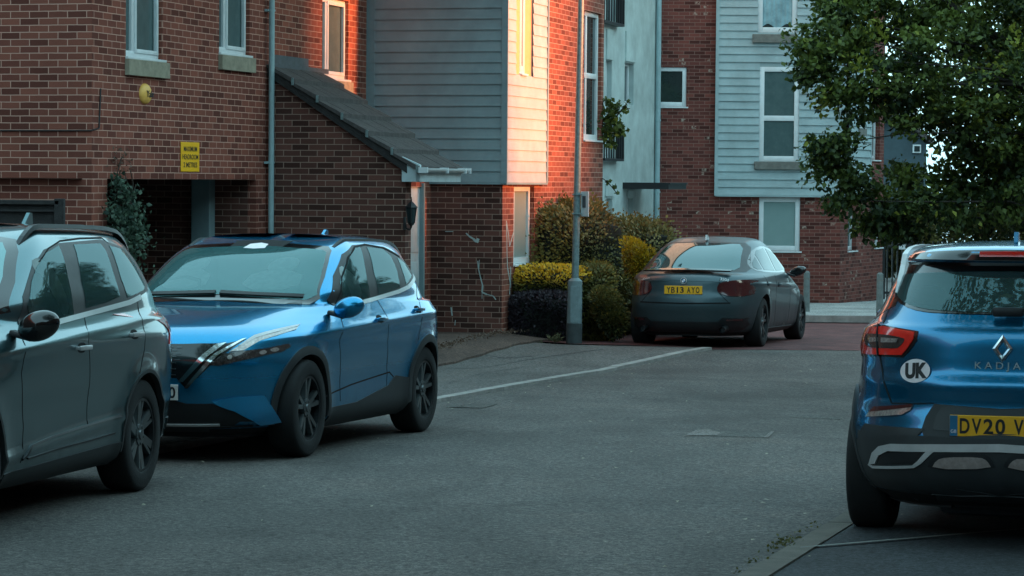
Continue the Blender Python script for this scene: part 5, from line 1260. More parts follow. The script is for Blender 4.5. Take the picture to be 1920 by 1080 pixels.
# ================================================================ far brick block
def far_block():
    H_ = empty('apartment_block', Matrix.Translation(at(1400, 600, YF+2)), label='red brick apartment block with pale blue weatherboard upper storeys at the end of the street', cat='apartment block')
    IM = inv_of(H_); before = set(COL.objects)
    x0 = at(1228, 300, YF).x; x1 = at(1575, 450, YF).x
    f = Fr((0, YF, 0), (1, 0, 0), (0, -1, 0))
    def op(a, b, c, d, Y=YF): return [at(a, (c+d)/2, Y).x, at(b, (c+d)/2, Y).x, at((a+b)/2, d, Y).z, at((a+b)/2, c, Y).z]
    ws = op(1231, 1287, 126, 200); wg = op(1423, 1500, 370, 471); wm = op(1423, 1497, 126, 303); wt = op(1421, 1494, -90, 62)
    zc = at(1450, 366, YF).z
    mb = MB(); wall(mb, f, x0-6, x1, -2.5, 12, [ws, wg, [wm[0]+.02, wm[1]-.02, wm[2], wm[3]], [wt[0]+.02, wt[1]-.02, wt[2], wt[3]]], .12); mb.build('wall', M['brick_far'], H_)
    window(H_, f, *ws, -.03, .085, sill=True)
    window(H_, f, *wg, -.03, .10, pane='pane_frost', sill=True)
    xc0 = at(1342, 200, YF).x; xc1 = at(1581, 300, YF).x
    fc = Fr((0, YF-.10, 0), (1, 0, 0), (0, -1, 0))
    wing_d = Vector((.436, 1, 0)).normalized(); 
    boards(fc, xc0, xc1, zc, 12, .165, 'clad_far', H_, ops=[wm, wt], th=.034)
    mb = MB(); wall(mb, Fr((0, YF-.096, 0), (1, 0, 0), (0, -1, 0)), xc0, xc1, zc, 12, [wm, wt], .10); mb.quad(*[Vector(v) for v in ((xc0, YF-.09, zc), (xc1, YF-.09, zc), (xc1, YF, zc+.001), (xc0, YF, zc+.001))]); mb.quad(*[Vector(v) for v in ((xc0, YF-.09, zc), (xc0, YF-.09, 12), (xc0, YF, 12), (xc0, YF, zc))]); mb.build('bay_core', M['clad_far'], H_)
    mb = MB(); fc.box(mb, xc0-.02, xc0+.05, zc-.02, 12, 0, .042); fc.box(mb, xc0, xc1, zc-.035, zc, -.05, .03); fc.box(mb, xc1-.05, xc1+.03, zc, 12, -.02, .035); mb.build('corner_trim', M['clad_far'], H_)
    window(H_, fc, *wm, .0, .10, pane='pane_blind', hor=(at(1460, 222, YF).z,)); window(H_, fc, *wt, .0, .10)
    # curtain behind the top window
    mb = MB(); n = 24
    for k in range(n):
        a = wt[0]+.1+(wt[1]-wt[0]-.2)*k/n; b = wt[0]+.1+(wt[1]-wt[0]-.2)*(k+1)/n; na = .02*math.sin(k*1.7); nb = .02*math.sin((k+1)*1.7); zl = wt[2]+.14+.05*math.sin(k*.4)
        mb.quad(fc.p(a, zl, -.030+na*.3), fc.p(b, zl, -.030+nb*.3), fc.p(b, wt[3], -.030+nb*.3), fc.p(a, wt[3], -.030+na*.3))
    mb.build('curtain', M['curtain'], H_)
    for (a, b, c, d) in ((1413, 1503, 303, 318), (1410, 1494, 65, 81)):
        q = op(a, b, c, d); mb = MB(); f.box(mb, q[0], q[1], q[2], q[3], .05, .20, .01); mb.build('stone_sill', M['stone_dark'], H_)
    # wing, turned away to the right
    C0 = Vector((x1, YF, 0)); wn = Vector((wing_d.y, -wing_d.x, 0)); fw = Fr(C0, wing_d, wn, .1)
    def on_w(px, py):
        d = ray(px, py); r = (C0.dot(wn))/(d.dot(wn)); P = d*r+CPOS; return (P-C0).dot(wing_d), P.z
    Lw = on_w(1655, 450)[0]
    def opw(a, b, c, d): return [on_w(a, (c+d)/2)[0], on_w(b, (c+d)/2)[0], on_w((a+b)/2, d)[1], on_w((a+b)/2, c)[1]]
    w1, w2 = opw(1590, 1606, 395, 470), opw(1640, 1654, 290, 464); w3 = opw(1636, 1650, 180, 300); w2 = opw(1640, 1654, 392, 464)
    mb = MB(); wall(mb, fw, 0, Lw, -2.6, 12, [w1, w2, w3], .16); mb.build('wall', M['brick_far'], H_)
    for q in (w1, w2, w3): window(H_, fw, *q, -.10, .08, sill=True)
    fcw = Fr(C0+wn*.10+Vector((.06, -.06, 0)), wing_d, wn); Lc = on_w(1618, 250)[0]
    w4 = opw(1594, 1606, 205, 241)
    boards(fcw, 0, Lc, zc, 12, .165, 'clad_far', H_, ops=[w4], th=.034); mb = MB(); fcw.box(mb, 0, Lc, zc-.035, zc, -.1, .03); fcw.box(mb, Lc-.05, Lc+.02, zc, 12, -.1, .03)
    wall(mb, Fr(fcw.O-wn*.004, wing_d, wn), 0, Lc, zc, 12, [w4], .1); mb.build('corner_trim', M['clad_far'], H_)
    window(H_, fcw, *w4, -.02, .06)
    mb = MB(); fcw.box(mb, w4[0]-.03, w4[1]+.03, w4[2]-.15, w4[2], 0, .06); mb.build('stone_sill', M['stone_dark'], H_)
    f2 = Fr(C0+wing_d*Lw, -wn, wing_d); mb = MB(); wall(mb, f2, 0, 9, -2.6, 12); mb.build('wall', M['brick_far'], H_)
    mb = MB(); mb.prism([Vector((x0-6, YF-.3, 12)), Vector((x1+.8, YF-.3, 12)), Vector((x1+2, YF+8, 12)), Vector((x0-6, YF+8, 12))], (0, 0, .4)); mb.build('roof', M['tile'], H_)
    # light downpipe on the wing
    for o in list(COL.objects):
        if o not in before and o.parent is H_: o.matrix_parent_inverse = IM
M['curtain'] = simple('net_curtain', (0.22, 0.36, 0.40), 0.9, 0, 0.3, 5)

# ================================================================ street furniture
def furniture():
    def basez(P, dz=0.0): return Vector((P.x, P.y, gz(P.x, P.y)+dz))
    # lamp column
    s_ = 35.9; Pb = at(1076, 643, 35.95); 
    top = 9.0
    A = empty('lamp_column', Matrix.Translation(Pb), label='galvanised street lamp column with thicker base in front of the hedge', cat='lamp post')
    lean = Vector((.012, 0, 1)).normalized()
    sc = FPX/35.95
    z1 = (643-521)/sc
    mb = MB(); mb.cyl((0, 0, 0), lean*(z1-.04), 14.5/sc, 13.5/sc, 28); mb.cyl(lean*(z1-.04), lean*z1, 13.5/sc, 7/sc, 28); mb.build('base', M['galv_base'], A, True)
    mb = MB(); mb.cyl((0, 0, -.02), lean*.27, 15.4/sc, 15.0/sc, 28); mb.build('foot', M['galv_foot'], A, True)
    mb = MB(); mb.cyl(lean*z1, lean*top, 6.7/sc, 4.5/sc, 24); mb.build('pole', M['galv'], A, True)
    mb = MB(); mb.box((0, -.1, z1*.6), (.11, .012, .5), None, .004) ; mb.build('access_door', M['galv_base'], A)
    mb = MB(); mb.box(lean*top+Vector((.4, -.1, .05)), (1.0, .16, .08), None, .03); mb.build('lamp_head', M['galv'], A)
    zc = (643-382)/sc
    B_ = empty('parking_sign', Matrix.Translation(Pb+lean*zc+Vector((.085, -.02, 0))), label='small white plate sign strapped edge-on to the lamp column', cat='sign')
    Rz = Matrix.Rotation(R(-52), 3, 'Z')
    mb = MB(); mb.box(Rz @ Vector((.04, 0, 0)), (.16, .012, .34), Rz, .003); mb.build('panel', M['upvc'], B_)
    mb = MB(); mb.box(Rz @ Vector((.03, -.008, .03)), (.07, .004, .16), Rz); mb.build('marking', M['lead'], B_)
    mb = MB(); mb.box(Vector((-.085, .02, .13)), (.125, .125, .018)); mb.box(Vector((-.085, .02, -.13)), (.125, .125, .018)); mb.build('strap', M['galv'], B_)
    mb = MB(); a = Pb+lean*(z1+.01)+Vector((.05, -.06, 0)); mb.tube([a, a+Vector((.05, 0, .02)), a+Vector((.12, 0, .0))], .004, 5); o = mb.build('cable_tie', M['black'], A); o.matrix_parent_inverse = inv_of(A)
    # bollards
    for (px, y0, y1, w, Y, lb) in ((1512, 508, 589, 12, 49.0, 'grey concrete bollard beside the dark grey fastback'), (1649, 511, 604, 13, 48.2, 'grey concrete bollard beside the black railings')):
        P = at(px, y1, Y); s = FPX/Y; h = (y1-y0)/s; r = w/2/s
        P.z = gz(P.x, P.y)+.14; h = at(px, y0, Y).z-P.z
        A = empty('bollard', Matrix.Translation(P), label=lb, cat='bollard', group='grey bollards on the far pavement')
        mb = MB(); mb.cyl((0, 0, -.1), (0, 0, h-.03), r*1.05, r*.95, 20); mb.cyl((0, 0, h-.03), (0, 0, h), r*.95, r*.5, 20); mb.build('post', M['stone_b'], A, True)
        mb = MB(); mb.cyl((0, 0, h-.16), (0, 0, h-.13), r*1.0, r*1.0, 20); mb.build('band', M['stone_dark'], A, True)
    # railings and gate far right
    A = empty('railing', Matrix.Translation(at(1680, 560, 60)), label='black metal railings with notice beside the brick wing', cat='railing')
    xa, xb = at(1654, 500, 60).x, at(1900, 500, 60).x; zb_, zt = gz(10, 60)+.14, at(1680, 452, 60).z
    mb = MB(); x = xa; k = 0
    while x < xb: mb.box((x, 60, (zb_+zt)/2), (.03, .03, zt-zb_)); x += .115
    mb.build('uprights', M['black'], A); mb = MB()
    for z in (zb_+.15, zt-.12): mb.box(((xa+xb)/2, 60, z), (xb-xa, .045, .05))
    for x in (xa+.02, xa+.62): mb.box((x, 60, (zb_+zt)/2+.03), (.09, .09, zt-zb_+.1))
    mb.build('rails', M['black'], A)
    q = at(1692, 461, 59.95); mb = MB(); mb.box(q, (.16, .012, .16)); mb.build('notice', M['upvc'], A)
    for o in A.children: o.matrix_parent_inverse = inv_of(A)
    # dark timber fence at the left
    A = empty('timber_fence', Matrix.Translation(at(50, 500, 26)), label='dark timber fence against the brick wall behind the slate grey SUV', cat='fence')
    Y = 27.2
    xa, xb = at(-60, 400, Y).x, at(112, 400, Y).x; zt = at(60, 372, Y).z
    mb = MB(); mb.box(((xa+xb)/2, Y, zt-.04), (xb-xa, .10, .045), None, .005); mb.box(((xa+xb)/2, Y+.02, zt-.16), (xb-xa, .05, .20)); mb.box(((xa+xb)/2, Y, zt-.125), (xb-xa+.03, .09, .02)); mb.build('rail', M['wood'], A)
    mb = MB(); x = xa
    while x < xb-.1: mb.box((x+.07, Y+.02+random.uniform(-.004, .004), zt-1.1), (.135, .03, 1.8), None, .004); x += .14
    mb.build('board_panel', M['wood'], A); mb = MB(); mb.box((xb, Y, zt-.95), (.1, .1, 1.9), None, .006); mb.build('post', M['wood'], A)
    for o in A.children: o.matrix_parent_inverse = inv_of(A)
    # house beyond the tree
    A = empty('distant_house', Matrix.Translation(at(1700, 500, 95)), label='blue grey gabled house glimpsed through the tree', cat='house')
    Y = 95
    p = [at(x, y, Y) for x, y in ((1640, 460), (1640, 250), (1668, 222), (1700, 238), (1737, 270), (1737, 460))]
    mb = MB(); mb.prism(p, (0, 9, 0)); mb.build('wall', M['slate'], A)
    mb = MB(); mb.prism([p[1]+Vector((-.2, -.3, 0)), p[2]+Vector((0, -.3, .05)), p[4]+Vector((.2, -.3, 0)), p[4]+Vector((.2, -.3, .2)), p[2]+Vector((0, -.3, .3)), p[1]+Vector((-.2, -.3, .2))], (0, 9.6, 0)); mb.build('roof', M['tile'], A)
    q = at(1719, 279, Y-.05); mb = MB(); mb.box(q, (.30, .08, .30), None, .01); w_ = mb.build('window', M['upvc'], A); mb = MB(); mb.box(q+Vector((0, -.03, 0)), (.2, .06, .2)); mb.build('pane', M['pane'], w_)
    for o in [o for o in COL.objects if o.parent is A]: o.matrix_parent_inverse = inv_of(A)
M['galv_base'] = simple('painted_column_base', (0.19, 0.25, 0.26), 0.6, 0.1, 0.22, 10, 0.3, 60)
M['galv_foot'] = simple('dark_column_foot', (0.05, 0.06, 0.062), 0.8, 0, 0.3, 10)
M['stone_b'] = simple('bollard_concrete', (0.16, 0.18, 0.175), 0.9, 0, 0.3, 9, 0.5, 60)
M['reveal_warm'] = simple('sun_tinted_reveal', (0.72, 0.42, 0.18), 0.7, 0, 0.1, 5)  # sunlight on the bay window sides, mixed into their colour
M['covermat_pale'] = asphalt('pale_cover_patch', (0.15, 0.13, 0.12), (1.2, 1.1, 1))
# ---------------------------------------------------------------- foliage
def leaves(name, C, size, mat, parent, shade=None, tip=None, aspect=.55, out=None, droop=.2, seed=1):
    """C: n x 3 centres.  Each leaf is a folded four-point blade."""
    r = np.random.default_rng(seed); n = len(C); C = np.asarray(C, float)
    a = r.normal(size=(n, 3)); 
    if out is not None: a = a*.75 + out*.9
    a[:, 2] -= droop; a /= np.linalg.norm(a, axis=1)[:, None]
    b = np.cross(a, r.normal(size=(n, 3))); b /= np.linalg.norm(b, axis=1)[:, None]
    c = np.cross(a, b)
    s = (size*(.6+.8*r.random(n)))[:, None]; w = s*aspect*.5
    p0 = C-a*s*.5; p1 = C+b*w+c*w*.35-a*s*.05; p2 = C+a*s*.5; p3 = C-b*w+c*w*.35-a*s*.05
    V = np.stack([p0, p1, p2, p3], 1).reshape(-1, 3); base = np.arange(n)*4
    F = np.concatenate([np.stack([base, base+1, base+2], 1), np.stack([base, base+2, base+3], 1)])
    me = bpy.data.meshes.new(name); me.vertices.add(len(V)); me.vertices.foreach_set('co', V.ravel())
    me.loops.add(len(F)*3); me.loops.foreach_set('vertex_index', F.ravel().astype(np.int32)); me.polygons.add(len(F)); me.polygons.foreach_set('loop_start', np.arange(len(F), dtype=np.int32)*3)
    at_ = me.attributes.new('leaf', 'FLOAT_COLOR', 'POINT'); col = np.zeros((n, 4, 4)); sh = r.random(n)*.55 + (shade if shade is not None else .2); tp = tip if tip is not None else (r.random(n) > .96)*.7
    col[:, :, 0] = np.clip(sh, 0, 1)[:, None]; col[:, :, 1] = np.clip(tp, 0, 1)[:, None] if hasattr(tp, '__len__') else tp; col[:, :, 3] = 1
    at_.data.foreach_set('color', col.ravel()); me.validate(); me.update()
    me.materials.append(mat); o = bpy.data.objects.new(name, me); COL.objects.link(o); o.parent = parent; return o
def lump(P, f, ph): return np.sin(P[:, 0]*f+ph)*np.sin(P[:, 1]*f*1.1+ph*2)*.5+np.sin(P[:, 2]*f*1.3+ph*.7)*.5
def hedge(name, O, D, NO, l0, l1, z0, z1, depth, n, size, mat, label, cat, rough=.10, bevel=.25, seed=2, tip_top=False, shade0=.0, top_fn=None):
    """clipped hedge: leaves near the skin of a rounded box plus a dark twiggy core"""
    r = np.random.default_rng(seed); f = Fr(O, D, NO)
    Lw, Hh, W = l1-l0, z1-z0, depth
    ctr = f.p((l0+l1)/2, z0, -W/2)
    A = empty(name, Matrix.Translation(ctr), label=label, cat=cat)
    u = r.normal(size=(n, 3)); k = 5.0
    u /= (np.abs(u)**k).sum(1)[:, None]**(1/k)          # superellipsoid skin
    ar = np.array([Lw/2, W/2, Hh/2])
    dep = 1-np.abs(r.normal(size=n))*.08
    P = u*ar*dep[:, None]; lm = lump(P, 3.1, seed)+.5*lump(P, 7.3, seed+1)
    nrm = u/np.linalg.norm(u, axis=1)[:, None]
    P = P+nrm*(lm*rough+r.normal(size=n)*rough*.35)[:, None]
    if top_fn is not None:
        zz = (P[:, 2]+Hh/2)/Hh; P[:, 2] = (zz*top_fn(P[:, 0]/(Lw/2)))*Hh-Hh/2
    Wd = np.outer(P[:, 0], np.array(f.D)) + np.outer(P[:, 1], np.array(f.N)) + np.outer(P[:, 2], [0, 0, 1]); Wd[:, 2] += Hh/2
    on = np.outer(nrm[:, 0], np.array(f.D)) + np.outer(nrm[:, 1], np.array(f.N)) + np.outer(nrm[:, 2], [0, 0, 1])
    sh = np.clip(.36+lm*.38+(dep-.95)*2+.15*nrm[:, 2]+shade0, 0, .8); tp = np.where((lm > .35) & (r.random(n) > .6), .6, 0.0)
    if tip_top: tp = np.clip((P[:, 2]/(Hh/2)-.15+lm*.35)*2.2, 0, 1)*(r.random(n) > .2)
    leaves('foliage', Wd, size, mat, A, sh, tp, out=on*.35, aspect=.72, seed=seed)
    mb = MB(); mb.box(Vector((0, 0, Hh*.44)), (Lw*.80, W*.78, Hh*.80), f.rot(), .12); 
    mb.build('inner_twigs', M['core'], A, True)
    return A
def tree():
    r = np.random.default_rng(5)
    base = at(2140, 700, 26.5); base.z = gz(base.x, base.y)
    A = empty('broadleaf_tree', Matrix.Translation(base), label='dense green broadleaf tree overhanging the blue crossover at right', cat='tree')
    spec = [  # photo column, row, depth, radius (m)
     (1640, 60, 26.5, .62), (1610, 150, 26.2, .50), (1590, 30, 26.8, .50), (1700, 120, 26.5, .80), (1780, 40, 27, .95), (1860, 130, 26.3, .9), (1950, 60, 27, 1.1), (1760, 190, 26.8, .50),
     (1800, 215, 26.2, .62), (1890, 250, 26.6, .72), (1980, 240, 26.5, .9), (1660, 165, 26.4, .36), (1575, 268, 26.0, .14), (1600, 340, 26.0, .22), (1556, 315, 26.1, .15), (1575, 375, 26.0, .14), (1545, 275, 26.0, .08), (1635, 375, 26.2, .26), (1700, 388, 26.4, .36), (1770, 375, 26.3, .46),
     (1850, 365, 26.4, .50), (1930, 370, 26.6, .62), (1640, 420, 26.3, .18), (1700, 420, 26.6, .22), (1540, 60, 26.3, .22), (1560, 120, 26.2, .30), (1530, 135, 26.1, .16), (1520, 95, 26.2, .13), (1555, 180, 26.1, .16), (1600, 195, 26.2, .22),
     (1660, -60, 27, .9), (1600, -90, 27, .7), (1780, -90, 27, 1.1), (1900, -100, 27, 1.3), (2050, 0, 27, 1.5), (2100, 200, 27, 1.4), (1560, 20, 26.6, .3), (2000, 420, 26.6, .4), (1835, 290, 26.6, .28), (1860, 325, 26.6, .36), (1700, 335, 26.9, .17), (1790, 345, 26.7, .26), (1920, 300, 27, .4), (1890, 310, 26.4, .40), (1950, 300, 27, .6),
     (1790, 120, 29, 1.0), (1900, 200, 29, 1.0), (1880, 60, 29, 1.2), (1960, 340, 28.5, .9), (1860, 400, 28, .5), (1800, 410, 28, .4)]
    Cs, sh, tp, ou = [], [], [], []
    ctrs = []
    for (px, py, Y, rad) in spec:
        c = np.array(at(px, py, Y)); ctrs.append((c, rad))
        nc = max(6 if px < 1640 else 10, int(40*rad**1.7)); 
        for _ in range(nc):                       # twig clusters inside each limb volume
            d = r.normal(size=3); d /= np.linalg.norm(d); q = c+d*rad*(r.random()**.45)*np.array([1, 1.0, .85]); cr = .10+.13*r.random()
            m_ = int(74*r.uniform(.6, 1.3)); dd = r.normal(size=(m_, 3)); dd /= np.linalg.norm(dd, axis=1)[:, None]
            Cs.append(q+dd*cr*(r.random(m_)**.5)[:, None]*np.array([1.25, 1.25, .8])); tone = np.clip(.14+.30*d[2]+r.normal()*.2-.1*(py > 230), -.2, .75); sh.append(np.full(m_, tone)); hl = r.random() > .84 and py < 300  # clumps lighten towards the top: light from above put into leaf colour
            tp.append(np.where(r.random(m_) > (.35 if hl else .985), .6, .0)); ou.append(np.tile(d, (m_, 1)))
    C = np.concatenate(Cs)-np.array(base); sh = np.concatenate(sh); tp = np.concatenate(tp); ou = np.concatenate(ou)
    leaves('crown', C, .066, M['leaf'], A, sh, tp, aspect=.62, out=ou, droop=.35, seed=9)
    # trunk and limbs
    mb = MB(); T = Vector((0, 0, 2.6)); mb.cyl((0, 0, -.1), (.05, 0, 1.3), .20, .16, 14); mb.cyl((.05, 0, 1.3), T, .16, .13, 14)
    for i, (c, rad) in enumerate(ctrs):
        e = Vector(c)-base; s_ = T if e.z > 2.2 else Vector((.03, 0, 1.5)); m1 = s_.lerp(e, .45)+Vector((0, 0, .18+.15*math.sin(i))); m2 = s_.lerp(e, .78)+Vector((0, .05*math.cos(i), .10))
        r0 = (.012+.022*rad)
        if rad < .3 and i % 3: continue
        mb.cyl(s_, m1, r0*1.3, r0*.8, 8); mb.cyl(m1, m2, r0*.8, r0*.45, 7); mb.cyl(m2, e, r0*.45, .005, 6)
    mb.build('trunk', M['bark'], A, True, 80)
    # hanging sprigs that poke out at the left
    return A
def shade_tree():  # crown added out of frame to cut sky light on the foreground
    r = np.random.default_rng(77); A = empty('shade_tree', Matrix.Translation((4.6, 7.0, gz(4.6, 7))), label='street tree arching over the viewpoint', cat='tree')
    C = []; n = 15000; u = r.normal(size=(n, 3)); u /= np.linalg.norm(u, axis=1)[:, None]; P = u*np.array([5.2, 5.0, 1.9])*(r.random(n)**.4)[:, None]+np.array([-3.4, 3.2, 6.4])
    lm = lump(P, 1.3, 4); P = P[lm > -.45]; leaves('crown', P, .22, M['leaf'], A, None, None, seed=78)
    mb = MB(); mb.cyl((0, 0, -.2), (-.3, .2, 3.4), .2, .14, 12)
    for i in range(14):
        a = i*2.4; e = Vector((-3.4+3.6*math.cos(a), 2.2+3.6*math.sin(a), 6.2+.8*math.sin(i))); m = Vector((-.3, .2, 3.4)).lerp(e, .5)+Vector((0, 0, .6)); mb.cyl((-.3, .2, 3.4), m, .09, .05, 8); mb.cyl(m, e, .05, .012, 7)
    mb.build('trunk', M['bark'], A, True, 80)
def shrub_at(name, px, py, Y, rx, rz, n, size, mat, label, cat, seed=3, ry=None, group=None, core=False):
    r = np.random.default_rng(seed); c = at(px, py, Y); ry = ry or rx
    A = empty(name, Matrix.Translation(c), label=label, cat=cat, group=group)
    u = r.normal(size=(n, 3)); u /= np.linalg.norm(u, axis=1)[:, None]; d = r.random(n)**.22; P = u*np.array([rx, ry, rz])*d[:, None]
    lm = lump(P, 6, seed); P += u*(lm*.30*min(rx, rz))[:, None]; lb = r.integers(0, 5, n); P = P*.72+np.array([[.25*rx, 0, .3*rz], [-.3*rx, 0, -.1*rz], [.1*rx, -.2*ry, -.35*rz], [-.15*rx, 0, .42*rz], [.35*rx, 0, -.3*rz]])[lb]; P[:, 0] += .25*rx*np.sin(P[:, 2]/rz*2.2+seed)
    leaves('foliage', P, size, mat, A, np.clip(.15+.3*lm+.2*u[:, 2], -.1, .7), None, out=u, seed=seed)
    if core:
        mb = MB(); mb.sph((0, 0, 0), 1, (rx*.72, ry*.72, rz*.72), 14, 10); mb.build('inner_twigs', M['core'], A, True)
    return A
def plants(sE):
    # tall olive hedge behind: from photo column 1003 to about 1280
    a = at(1000, 500, 37.9); 
    O = Vector((at(1003, 500, 37.6).x, 37.6, 0)); D = Vector((1, .55, 0)).normalized(); NO = Vector((D.y, -D.x, 0))
    z0 = gz(1, 38)+.05; 
    hedge('tall_hedge', O, D, NO, 0.05, 1.75, z0, at(1080, 380, 38).z, 1.3, 26000, .050, M['hedge'], 'tall untrimmed olive green hedge behind the lamp column', 'hedge', .19, seed=3, top_fn=lambda x: 1+.03*np.sin(x*5)+.02*np.sin(x*13))
    O2 = Vector((at(1150, 500, 39.2).x, 39.0, 0)); D2 = Vector((1, .3, 0)).normalized()
    hedge('tall_hedge', O2, D2, Vector((D2.y, -D2.x, 0)), 0.0, 1.10, z0, at(1215, 405, 39.4).z, 1.3, 16000, .050, M['hedge'], 'lower rounded end of the olive hedge behind the fastback', 'hedge', .19, seed=4, shade0=.05)
    # golden-topped clipped hedge and the purple one in front
    O3 = Vector((at(960, 520, 36.6).x, 36.55, 0)); D3 = Vector((1, .10, 0)).normalized(); N3 = Vector((D3.y, -D3.x, 0))
    zb = at(1040, 642, 36.3).z
    hedge('golden_hedge', O3, D3, N3, .02, 1.19, at(1040, 575, 36.6).z-.25, at(1040, 497, 36.6).z, .62, 12000, .040, M['golden_mix'], 'clipped hedge with bright golden yellow top beside the window', 'hedge', .035, seed=5, tip_top=True)
    O4 = Vector((at(957, 600, 36.3).x, 36.32, 0))
    hedge('purple_hedge', O4, D3, N3, .0, 1.02, zb-.02, at(1030, 548, 36.2).z, .42, 11000, .036, M['purple'], 'low dark purple hedge at the foot of the golden hedge', 'hedge', .035, seed=6)
    O5 = Vector((at(1085, 560, 36.7).x, 36.75, 0))
    hedge('green_hedge', O5, D3, N3, .0, .50, zb-.02, at(1150, 500, 36.9).z+.0, .6, 10000, .045, M['hedge'], 'dark green lower hedge between lamp column and fastback', 'hedge', .08, seed=7, shade0=-.12)
    shrub_at('golden_shrub', 1192, 490, 37.0, .27, .30, 3600, .045, M['golden_soft'], 'bright golden shrub against the tall hedge beside the fastback', 'shrub', 8)
    shrub_at('green_shrub', 1140, 590, 36.45, .26, .36, 4200, .045, M['hedge'], 'dark leafy shrub below the golden shrub', 'shrub', 9)
    # ivy-like climber at the passage
    s0 = on_t(200, 420, TA)[0]
    r = np.random.default_rng(11)
    A = empty('climbing_plant', Matrix.Translation(Ft(TA).p(on_t(232, 440, TA+.1)[0], 0, .1)), label='pale green climbing plant at the left edge of the drive-through', cat='climbing plant')
    base = np.array(LOCAL[A.name].translation); C = []
    for (px, py, rad, n) in ((222, 345, .10, 70), (232, 372, .15, 170), (238, 400, .17, 220), (243, 430, .19, 260), (238, 460, .2, 260), (222, 440, .16, 160), (228, 495, .22, 220), (215, 400, .1, 80), (262, 440, .1, 70)):
        c = np.array(at(px, py, Ft(TA+.12).p(on_t(px, py, TA+.12)[0], 0).y)); C.append(c+r.normal(size=(n, 3))*rad*.55)
    C = np.concatenate(C)-base; n = len(C)
    leaves('foliage', C, .055, M['ivy'], A, r.random(n)*.5-.15, None, aspect=.7, seed=12)
    C = []
    for (px, py) in ((213, 292), (222, 300), (230, 305), (217, 312), (206, 296), (226, 318), (220, 326)): 
        c = np.array(Ft(TA).p(*on_t(px, py, TA), .03)); C.append(c+r.normal(size=(14, 3))*.06)
    C = np.concatenate(C)-base; meta(leaves('dry_growth', C, .05, M['dry'], A, None, 0.0, aspect=.4, seed=13), kind='stuff')
    mb = MB()
    for k in range(5):
        x = 215+7*k; p = [np.array(Ft(TA).p(*on_t(x+6*math.sin(y*.05+k), y, TA), .05))-base for y in range(520, 290+8*k, -25)]; mb.tube([Vector(v) for v in p], .006, 5)
    mb.build('stem', M['bark'], A)
    # branch hanging in front of the white block
    A = empty('overhanging_branch', Matrix.Translation(at(1150, 240, 41.5)), label='leafy branch poking out between brick house and white block', cat='branch')
    base = np.array(LOCAL[A.name].translation); C = []
    for (px, py, rad, n) in ((1142, 215, .13, 130), (1138, 250, .15, 150), (1150, 235, .12, 110), (1163, 243, .06, 26), (1170, 205, .05, 22), (1158, 200, .06, 26), (1140, 190, .06, 26), (1150, 270, .06, 20), (1178, 190, .025, 6), (1140, 340, .03, 8), (1152, 350, .03, 9), (1158, 362, .02, 4)):
        c = np.array(at(px, py, 41.5)); C.append(c+r.normal(size=(n, 3))*rad*.6)
    C = np.concatenate(C)-base; leaves('foliage', C, .085, M['leaf'], A, np.full(len(C), .15), None, aspect=.65, seed=14)
    mb = MB(); mb.tube([Vector(np.array(at(x, y, 41.5))-base) for x, y in ((1100, 300), (1130, 250), (1150, 225), (1175, 195))], .012, 6); mb.tube([Vector(np.array(at(x, y, 41.5))-base) for x, y in ((1110, 320), (1140, 342), (1158, 364))], .008, 5); mb.build('twig', M['bark'], A)
    # weeds along the wall foot
    rr = np.random.default_rng(15)
    for i, (px, py, s_) in enumerate(((1040, 640, .13), (852, 644, .08), (870, 642, .06), (1012, 645, .06))):
        c = at(px, py, 36.0); A = empty('weed', Matrix.Translation(c), label=['pale leafy weed at the foot of the lamp column', 'low dry weeds at the left foot of the brick pier', 'small weed tuft near the middle of the brick pier', 'tiny weed beside the purple hedge'][i], cat='weed', group='weeds along the wall foot')
        n = 60; u = rr.normal(size=(n, 3)); u[:, 2] = np.abs(u[:, 2])*1.2; u /= np.linalg.norm(u, axis=1)[:, None]
        leaves('blades', u*s_*rr.random(n)[:, None], s_*.6, M['dryg'], A, rr.random(n)*.5, 0.0, aspect=.25, out=u, droop=-.3, seed=16+i)
    C = []
    for _ in range(900):
        s_ = rr.uniform(31, 36.5) if rr.random() < .75 else rr.uniform(36.5, 38.5); t_ = TB+.08+abs(rr.normal())*.10
        P = st(s_, t_); C.append((P.x, P.y, gz(P.x, P.y)+.17+abs(rr.normal())*.02))
    C = np.array(C); A = leaves('dead_leaves', C, .035, M['dry'], None, None, 0.0, seed=20); meta(A, kind='stuff', label='dead leaves and dry grass along the wall foot')
    C = []
    for _ in range(120):
        s_ = rr.choice([rr.uniform(12.2, 14.6), rr.normal()*.12+13.6]); P = st(s_, -2.52+rr.normal()*.03); C.append((P.x, P.y, gz(P.x, P.y)+.015+abs(rr.normal())*.012))
    A = leaves('kerb_moss', np.array(C), .022, M['hedge'], None, None, 0.0, seed=21); meta(A, kind='stuff', label='moss and tiny weeds along the right kerb')
    # dark greenery behind the railings
    for i, (px, py, Y, rx, rz) in enumerate(((1690, 432, 64, 1.0, .75), (1780, 425, 66, 1.3, .9), (1880, 430, 66, 1.4, 1.0), (1960, 400, 66, 1.6, 1.4), (1640, 470, 66, .6, .6))):
        shrub_at('background_shrub', px, py, Y, rx, rz, 3000, .15, M['hedge'], ['rounded bush behind the black railings', 'olive bush behind the roof of the blue crossover', 'dark bush behind the aerial of the blue crossover', 'large dark bush at the far right edge', 'small bush hidden behind the brick wing'][i], 'bush', 30+i, group='bushes behind the railings')
M['golden_mix'] = leafmat('golden_hedge_leaf', (0.022, 0.030, 0.012), (0.13, 0.12, 0.025), (0.80, 0.48, 0.03))
M['ivy'] = leafmat('climber_leaf', (0.03, 0.06, 0.045), (0.13, 0.20, 0.13))
